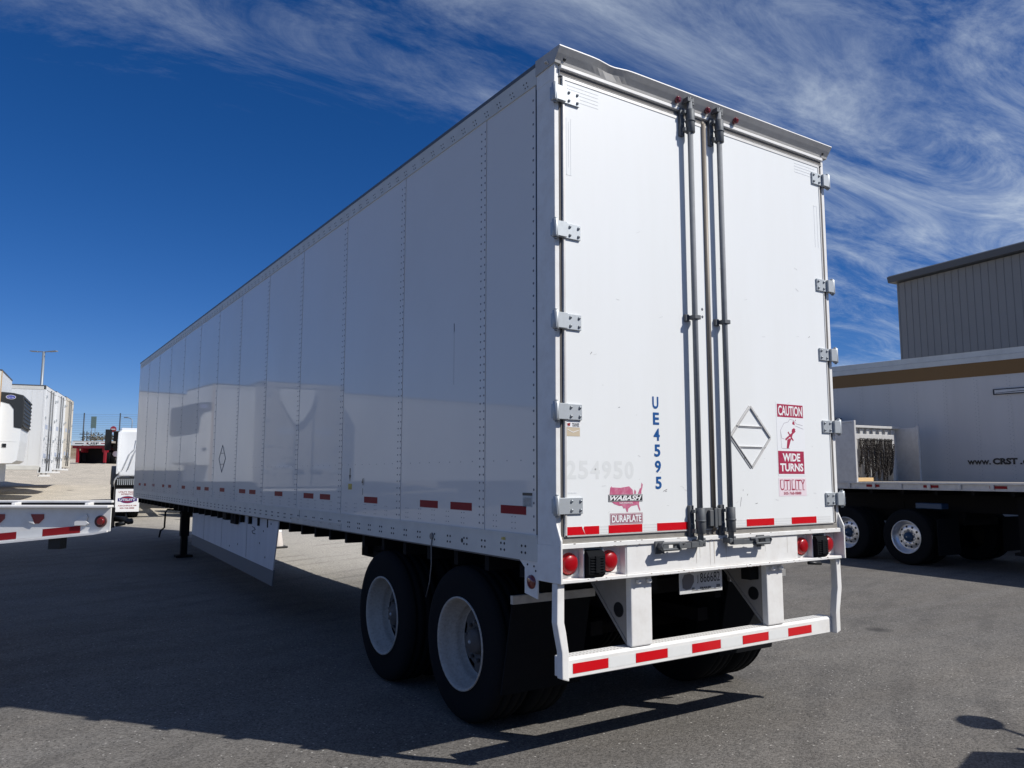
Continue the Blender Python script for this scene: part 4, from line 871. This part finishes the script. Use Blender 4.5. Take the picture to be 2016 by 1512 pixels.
# timber on the deck, chains on the rack
def fpos(x, y, z): return fo+rot((x-.02, y, z), HF)
mb = MB(); mb.box(0, 1.15, 0, .09, 0, .075); o = mb.build('timber', wood, None, .004); o.location = fpos(.1, Yh-.95, 1.488); o.rotation_euler = (0, 0, HF+R(24)); tag(o, 'fresh yellow timber lying on the flatbed deck below the chains', 'timber')
random.seed(3)
for i in range(21):
    x = .96+i*.048+random.uniform(-.015, .015); ln_ = random.uniform(.55, .86)*(.72 if i in (0, 1) else 1)
    y = Yh-.36+random.uniform(-.02, .015); zt = 2.37
    path = []; n_ = int(ln_/.042)
    sway = random.uniform(-.10, .10); wob = random.uniform(-.05, .03)
    pts = [Vector((x+sway*(k/n_)**1.5, y+wob*(k/n_)+.01*math.sin(k*.7), zt-ln_*k/n_)) for k in range(n_+1)]
    if i % 2 == 0:
        w_ = random.uniform(.05, .13); m_ = int(ln_*.8/.042); pts += [pts[-1]+Vector((w_*math.sin(k/m_*math.pi/2), -.02, ln_*.85*k/m_)) for k in range(1, m_+1)]
    mb = MB()
    for k in range(len(pts)-1):
        a, b_ = pts[k], pts[k+1]; d = (b_-a).normalized(); c = (a+b_)/2; s1 = (Vector((1, 0, 0)) if k % 2 else Vector((0, 1, 0))); s1 = (s1-d*s1.dot(d)).normalized()
        mb.tube([c+d*.031*math.cos(q_)+s1*.018*math.sin(q_) for q_ in [2*math.pi*j/8 for j in range(8)]], .0085, 4, 0, True)
    mb.v = [tuple(Vector(v)-Vector((x, y, zt))) for v in mb.v]
    o = mb.build('chain', chain_m); o.location = fpos(x, y, zt); o.rotation_euler = (0, 0, HF)
    tag(o, 'rusty dark load chain hanging in the tangle on the flatbed bulkhead rack', 'chain', 'load chains hanging from the bulkhead rack')
# coiled air line of that tractor
mb = MB(); mb.tube([(.04*math.cos(k*.9), .04*math.sin(k*.9), k*.0072) for k in range(140)], .008, 5); o = mb.build('coiled_hose', black, tr2); o.location = (-.98, 2.45, 1.30)
mb = MB(); mb.prism([(-1.16, 3.55, 1.5), (-1.16, 4.35, 1.5), (-1.16, 4.35, 4.0), (-1.16, 4.05, 4.0)], (.03, 0, 0)); mb.build('side_fairing', tractor_w, tr2)

# --- long grey trailer with gold stripe beyond the flatbed
ct = thing('striped_trailer', 'white trailer with gold stripe and web address lettering, behind the flatbed', 'trailer', (14.4, 8.1, .09), R(7))
mb = MB(); mb.box(0, 2.55, -14.6, .6, 1.12, 4.14); veh(mb, 'body', crst_white, ct, .02)
mb = MB()
y = -14.4
while y < .5:
    z = 1.3
    while z < 3.9: mb.dome((-.004, y, z), (-1, 0, 0), .006, .003, 5, 1); mb.dome((-.004, y+.05, z+.03), (-1, 0, 0), .006, .003, 5, 1); z += .08
    mb.box(-.004, 0, y-.02, y+.07, 1.25, 3.93); y += .62
veh(mb, 'seam_strip', [crst_white, bolt_grey], ct)
mb = MB(); mb.box(-.02, .1, -14.62, .62, 3.92, 4.16); mb.box(-.026, .0, -14.62, .62, 4.03, 4.05, 1); veh(mb, 'top_rail', [rail_paint, alu], ct, .003)
mb = MB(); mb.box(-.02, .1, -14.62, .62, 1.08, 1.28); veh(mb, 'bottom_rail', rail_paint, ct)
mb = MB(); mb.box(-.010, -.001, -14.5, .58, 3.62, 3.918); veh(mb, 'stripe', gold, ct)
fr_ = frame((-.0115, 0, 0), (0, -1, 0), (0, 0, 1))
mb = MB(); mb.text(fr_, 'www.', 3.19, 1.795, .45, .095, 0, bold=.03); mb.text(fr_, 'CRST', 3.68, 1.815, .46, .135, 0, bold=.055); mb.text(fr_, '.com', 4.18, 1.797, .46, .10, 0, bold=.03); veh(mb, 'lettering', dec_black, ct)
mb = MB(); mb.rect(fr_, 3.55, 4.9, 3.20, 3.32, 0, 0, .02); mb.rect(fr_, 3.58, 4.87, 3.22, 3.30, 1, .0205, .001); mb.poly(fr_, [(3.6, 3.23), (4.8, 3.27), (4.8, 3.285), (3.6, 3.24)], 0, .022, .001); veh(mb, 'document_holder', [bolt_dark, alu_light], ct)
mb = MB(); mb.box(.7, 1.9, -12.5, -9.5, .55, 1.08); mb.box(.3, .45, -2.6, -2.45, 0, 1.1); mb.box(2.1, 2.25, -2.6, -2.45, 0, 1.1); veh(mb, 'chassis', frame_black, ct)
for y in (-10.4, -11.7):
    for x, s_ in ((.03, 1), (2.52, -1)): wheel_set(ct, 'wheel', x, y, .5, s_)

# --- drop-frame trailer end in the left foreground
P0 = Vector((-1.932, 2.46, 0)); lv = Vector((-.835, .55, 0)).normalized(); HB = math.atan2(-lv.y, -lv.x)
lt = thing('lowboy_trailer', 'low white steel trailer end with red and white tape, cropped by the left edge', 'trailer', P0, HB)
mb = MB()    # local: +X is the end, body along -X, camera side is -Y
zt = 1.390
mb.prism([(0, 0, 1.222), (0, 0, zt-.012), (-9, 0, zt-.012), (-9, 0, .60), (-1.4, 0, 1.08), (-.10, 0, 1.206)], (0, .012, 0))
veh(mb, 'side_plate', white_steel, lt, .0)
mb = MB(); mb.box(-9, .003, -.046, .035, zt-.012, zt+.006); mb.box(-9, -.045, .10, .13, zt+.016, zt+.034)
for x in (-.2, -.7, -1.2): mb.box(x, x+.03, .035, .12, zt-.01, zt+.02)
veh(mb, 'top_flange', white_steel, lt, .004)
mb = MB(); mb.box(-9, -.02, .012, .10, 1.24, zt-.014); mb.box(-9, -.05, .10, .14, 1.24, zt+.016); veh(mb, 'deck', frame_black, lt)
mb = MB(); mb.prism([(-.01, -.001, 1.217), (-.10, -.001, 1.200), (-1.4, -.001, 1.072), (-1.4, -.001, 1.085), (-.10, -.001, 1.213), (-.01, -.001, 1.228)], (0, -.022, 0)); veh(mb, 'bottom_flange', white_steel, lt)
fr_ = frame((0, -.0012, 0), (1, 0, 0), (0, 0, 1)); mb = MB()
for x in (-.452, -.880, -1.30): z = 1.221+(x+.10)*.097; mb.poly(fr_, [(x, z), (x+.254, z+.0247), (x+.254, z+.072), (x, z+.048)], 0)
for x in (-.626, -1.05): z = 1.221+(x+.10)*.097; mb.poly(fr_, [(x, z), (x+.174, z+.017), (x+.174, z+.065), (x, z+.048)], 1)
veh(mb, 'reflective_tape', [red_dull, white_tape], lt)
mb = MB(); mb.cyl((-.060, -.001, 1.288), (-.060, -.012, 1.288), .040, 24, 0); mb.cyl((-.060, -.012, 1.288), (-.060, -.022, 1.288), .030, 24, 1, r1=.02); veh(mb, 'marker_lamp', [mat('worn lamp ring', (.09, .04, .04), .6), dark_lens], lt)
for x in (-.535, -.80):
    mb = MB(); mb.prism([(x, -.002, zt-.055), (x+.088, -.002, zt-.055), (x+.088, -.002, zt-.085), (x+.056, -.002, zt-.118), (x+.03, -.002, zt-.118)], (0, -.004, 0), 0)
    mb.prism([(x-.03, -.003, zt-.058), (x, -.003, zt-.055), (x+.03, -.003, zt-.12), (x-.005, -.003, zt-.108)], (0, -.010, 0), 1); veh(mb, 'tie_down_pocket', [mat('faded red primer', (.30, .06, .05), .6), white_steel], lt)
mb = MB(); mb.prism([(-.235, -.003, zt-.105), (-.16, -.003, zt-.052), (-.145, -.003, zt-.075), (-.155, -.003, zt-.100), (-.135, -.003, zt-.115), (-.16, -.003, zt-.130), (-.235, -.003, zt-.130)], (0, -.012, 0), 0); veh(mb, 'hook', white_steel, lt, .002)
mb = MB(); mb.box(-.42, -.34, .02, .10, 1.10, 1.20); veh(mb, 'bracket', black, lt)
mb = MB(); mb.tube([(-.02, .1, 1.30), (.05, .1, 1.295), (.075, .1, 1.28), (.10, .1, 1.285)], .020, 8); mb.tube([(.0, .08, 1.26), (.06, .08, 1.272)], .014, 8); veh(mb, 'air_coupling', black, lt)
mb = MB(); mb.box(-9, -2.6, .14, 2.45, .80, .95); veh(mb, 'lower_deck', deckwood, lt)
for x in (-6.2, -7.4): w_ = wheel_set(lt, 'wheel', x, .1, .4, 1); w_.rotation_euler = (0, 0, R(90)); w_.scale = (.8,)*3

# --- red flatbed trailers at the back of the yard
rt_ = thing('flatbed_trailer', 'red framed flatbed trailer with white lettered tail beam, at the back of the yard', 'trailer', (1.95, 60.6, 2.34), R(-29))
mb = MB(); mb.box(0, 2.6, 0, .12, 1.34, 1.60); veh(mb, 'tail_beam', white_old, rt_)
mb = MB(); mb.box(0, 2.6, .12, 12, 1.52, 1.66); veh(mb, 'deck', deckwood, rt_)
mb = MB(); mb.box(.28, .42, .10, .30, .1, 1.30); mb.box(2.18, 2.32, .10, .30, .1, 1.30); mb.box(.0, 2.6, .1, .3, 1.12, 1.30); mb.box(.5, .62, .3, 11, .85, 1.15); mb.box(1.98, 2.1, .3, 11, .85, 1.15); veh(mb, 'frame', red_paint, rt_)
mb = MB(); mb.box(.1, 2.5, 2.5, 9, .02, 1.5); veh(mb, 'dark_infill', frame_black, rt_)  # black block standing in for the dark interior below the deck
mb = MB(); mb.box(.5, 2.1, 1.2, 2.9, 0, 1.1); veh(mb, 'suspension', frame_black, rt_)
for x, s_ in ((-.02, 1), (2.62, -1)): wheel_set(rt_, 'wheel', x, 1.4, .5, s_)
fr_ = frame((0, -.001, 0), (1, 0, 0), (0, 0, 1)); mb = MB(); mb.text(fr_, 'USF', 1.45, 1.46, .8, .16, 0, bold=.03); mb.rect(fr_, .2, .8, 1.42, 1.48, 1); mb.rect(fr_, 2.0, 2.5, 1.44, 1.50, 2); mb.rect(fr_, 1.0, 1.1, 1.42, 1.52, 2); veh(mb, 'lettering', [dec_black, bolt_dark, red_dull], rt_)
mb = MB(); mb.obox((0, 0, 0), (1.5, -.2, -.0), (0, .12, 0), (.35, 0, .12)); o = mb.build('timber', alu_light); o.location = (3.7, 60.0, 2.4); o.rotation_euler = (0, R(20), R(-30)); tag(o, 'pale metal ramp lying on the dirt below the red flatbed', 'ramp'); o.name = 'loading_ramp'
rt2 = thing('machinery_trailer', 'dark equipment trailer loaded with booms beside the red flatbed', 'trailer', (4.9, 60.2, 2.34), R(-29))
mb = MB(); mb.box(0, 2.5, 0, 9, .85, 1.05); mb.box(.2, 2.3, 2, 9, .2, .85); veh(mb, 'deck', frame_black, rt2)
mb = MB(); mb.tube([(.6, .5, 1.1), (1.4, 3, 1.9), (2.6, 6, 2.2)], .14, 8); mb.tube([(.2, 1, 1.7), (2.4, 2, 1.9)], .08, 8); mb.box(.6, 2.2, 2, 4, 1.05, 1.7); mb.cyl((1.6, .4, 1.35), (1.9, .4, 1.35), .35, 16); veh(mb, 'boom', mat('dusty grey steel', (.14, .12, .11), .7), rt2)
mb = MB(); mb.box(-.35, .15, -.1, .1, 1.0, 2.4, 0); mb.cyl((-.1, -.2, .75), (-.1, .1, .75), .20, 14, 1); mb.box(.15, .35, -.1, 0, 1.2, 1.6, 1); veh(mb, 'upright', [frame_black, chrome], rt2)
for y in (1.2, 2.4): wheel_set(rt2, 'wheel', -.02, y, .5, 1)

# ================================================================ STREET FURNITURE, FENCE, BUILDINGS
fd = Vector((.87, -.49, 0)); f0 = Vector((-2.0, 85.0, 4.3))
fence = thing('wire_fence', 'tall dark post and wire security fence along the bank behind the yard', 'fence', f0)
for i in range(-3, 9):
    mb = MB(); p = fd*(i*3.35+.55); zb = -.4+(-.02*i); mb.cyl((p.x, p.y, zb-.6), (p.x, p.y, 3.15), .055, 6); mb.build('post', fence_m, fence)
mb = MB()
for k in range(14): mb.tube([fd*(-3*3.35)+Vector((0, 0, .75+k*.175)), fd*(8*3.35)+Vector((0, 0, .75+k*.175))], .011, 4)
mb.build('wires', wire_m, fence)
def at(px, py, d): return CAM+fw*d+rt*((px-1008)/1539.33*d)-up*((py-756)/1539.33*d)
# signs beyond the fence
p = at(185, 820, 92); q_ = at(185, 868, 92); base_ = Vector((p.x, p.y, q_.z-.5))
s1 = thing('road_sign', 'tall narrow green sign seen from behind on two posts beyond the fence', 'sign', base_, R(-33)); h = p.z-base_.z
mb = MB(); mb.box(-.32, .32, 0, .04, h-1.35, h); mb.build('panel', sign_green, s1, .01)
for x in (-.2, .2): mb = MB(); mb.cyl((x, .07, 0), (x, .07, h), .035, 6); mb.build('post', pole_m, s1)
p = at(223, 845, 84); base_ = Vector((p.x, p.y, at(223, 872, 84).z)); h = p.z-base_.z
s2 = thing('stop_sign', 'round red no entry sign with white bar on twin posts beyond the fence', 'sign', base_, R(-33))
mb = MB(); mb.cyl((0, 0, h), (0, .03, h), .33, 24); mb.box(-.22, .22, -.012, -.001, h-.06, h+.06, 1); mb.build('panel', [sign_red, dec_white], s2)
for x in (-.17, .17): mb = MB(); mb.cyl((x, .06, 0), (x, .06, h), .025, 6); mb.build('post', pole_m, s2)
for i, (px, lab) in enumerate(((164, 'left one of the distant wooden power poles on the skyline'), (170, 'middle one of the distant wooden power poles on the skyline'), (178, 'right one of the distant wooden power poles on the skyline'))):
    tp = at(px, 849+(i == 2)*6, 240); b0_ = at(px, 872, 240); o = thing('power_pole', lab, 'power pole', b0_, R(-33), 'power poles on the skyline'); mb = MB(); mb.cyl((0, 0, -2), (0, 0, tp.z-b0_.z), .16, 6); mb.build('pole', fence_m, o)
    mb = MB(); mb.box(-1.3, 1.3, -.08, .08, tp.z-b0_.z-1.0, tp.z-b0_.z-.75); mb.build('crossarm', fence_m, o)
tp = at(254, 823, 110); b0_ = at(258, 870, 110); o = thing('street_lamp', 'small distant street lamp with curved arm above the fence', 'street lamp', b0_, R(-33)); hh_ = tp.z-b0_.z
mb = MB(); mb.tube([(0, 0, -1), (0, 0, hh_-.3), (-.3, 0, hh_), (-.8, 0, hh_+.1)], .06, 6); mb.build('pole', pole_m, o); mb = MB(); mb.box(-1.15, -.6, -.12, .12, hh_+.02, hh_+.16); mb.build('lamp_head', pole_m, o)
tp = at(86.5, 692, 62); gzp = gz(0, tp.y); o = thing('yard_light', 'tall grey double-headed yard light pole behind the left trailers', 'light pole', (tp.x, tp.y, gzp), R(-35)); hh_ = tp.z-gzp
mb = MB(); mb.cyl((0, 0, 0), (0, 0, hh_), .13, 10, r1=.10); mb.build('pole', pole_m, o)
for s_ in (-1, 1): mb = MB(); mb.obox((s_*.05, -.06, hh_-.06), (s_*.95, 0, .06), (0, .12, 0), (0, 0, .06)); mb.obox((s_*.45, -.16, hh_-.045), (s_*.60, 0, .04), (0, .32, 0), (0, 0, .07)); mb.build('lamp_head', pole_m, o)
b0_ = at(240, 866, 150); o = thing('distant_building', 'low reddish brown building far behind the fence', 'building', b0_, R(-33)); mb = MB(); mb.box(-1.2, 4.0, 0, 6, -2, 1.1); mb.build('wall', brickish, o); mb = MB(); mb.box(-1.4, 4.2, -.2, 6.2, 1.1, 1.35); mb.build('roof', eave_m, o)
# shrubs on the bank
random.seed(11)
for i in range(9):
    px = random.uniform(140, 262); c = at(px, 866, random.uniform(88, 120)); mb = MB()
    for k in range(70):
        d = Vector((random.gauss(0, .7), random.gauss(0, .5), abs(random.gauss(0, .35)))); a = Vector((random.uniform(-1, 1), random.uniform(-1, 1), random.uniform(-1, 1)))*.18; b_ = Vector((random.uniform(-1, 1), random.uniform(-1, 1), random.uniform(-1, 1)))*.14
        mb.add([d, d+a, d+a+b_, d+b_], [(0, 1, 2, 3)])
    o = mb.build('desert_shrub', mat('dry scrub', (.12, .10, .06), .9)); o.location = c; tag(o, 'dry brown scrub bush on the bank beyond the fence', 'shrub', 'scrub bushes on the bank')
# traffic cone by the skirt
o = thing('traffic_cone', 'pale sun-bleached traffic cone standing beyond the side skirt', 'cone', (2.46, 13.15, gz(0, 13.15)))
mb = MB(); mb.lathe([(0, .13), (.03, .125), (.62, .035), (.63, .0005)], (0, 0, .03), (0, 0, 1), 20, 0); mb.build('cone_body', orange, o); mb = MB(); mb.box(-.18, .18, -.18, .18, 0, .035); mb.build('base', cone_base, o, .01); mb = MB(); mb.lathe([(.30, .089), (.45, .065)], (0, 0, .03), (0, 0, 1), 20); mb.build('collar', dec_white, o)
# metal building
HBD = R(-7.3); bd = thing('metal_building', 'large grey ribbed metal warehouse with dark eave behind the striped trailer', 'building', (29.35, 14.9, 0), HBD)
mb = MB(); mb.box(0, 25, -40, 0, -1, 9.82)
for i in range(400):
    y = -.10*i-.02
    if i % 3 == 0: mb.box(-.018, 0, y-.06, y, -1, 9.81)
veh(mb, 'wall', bldg, bd)
mb = MB(); mb.prism([(-.34, .16, 9.84), (-.40, .16, 10.08), (-.28, .16, 10.15), (12.5, .16, 11.0), (25.4, .16, 10.15), (25.4, .16, 9.82)], (0, -40.5, 0)); veh(mb, 'roof', eave_m, bd)
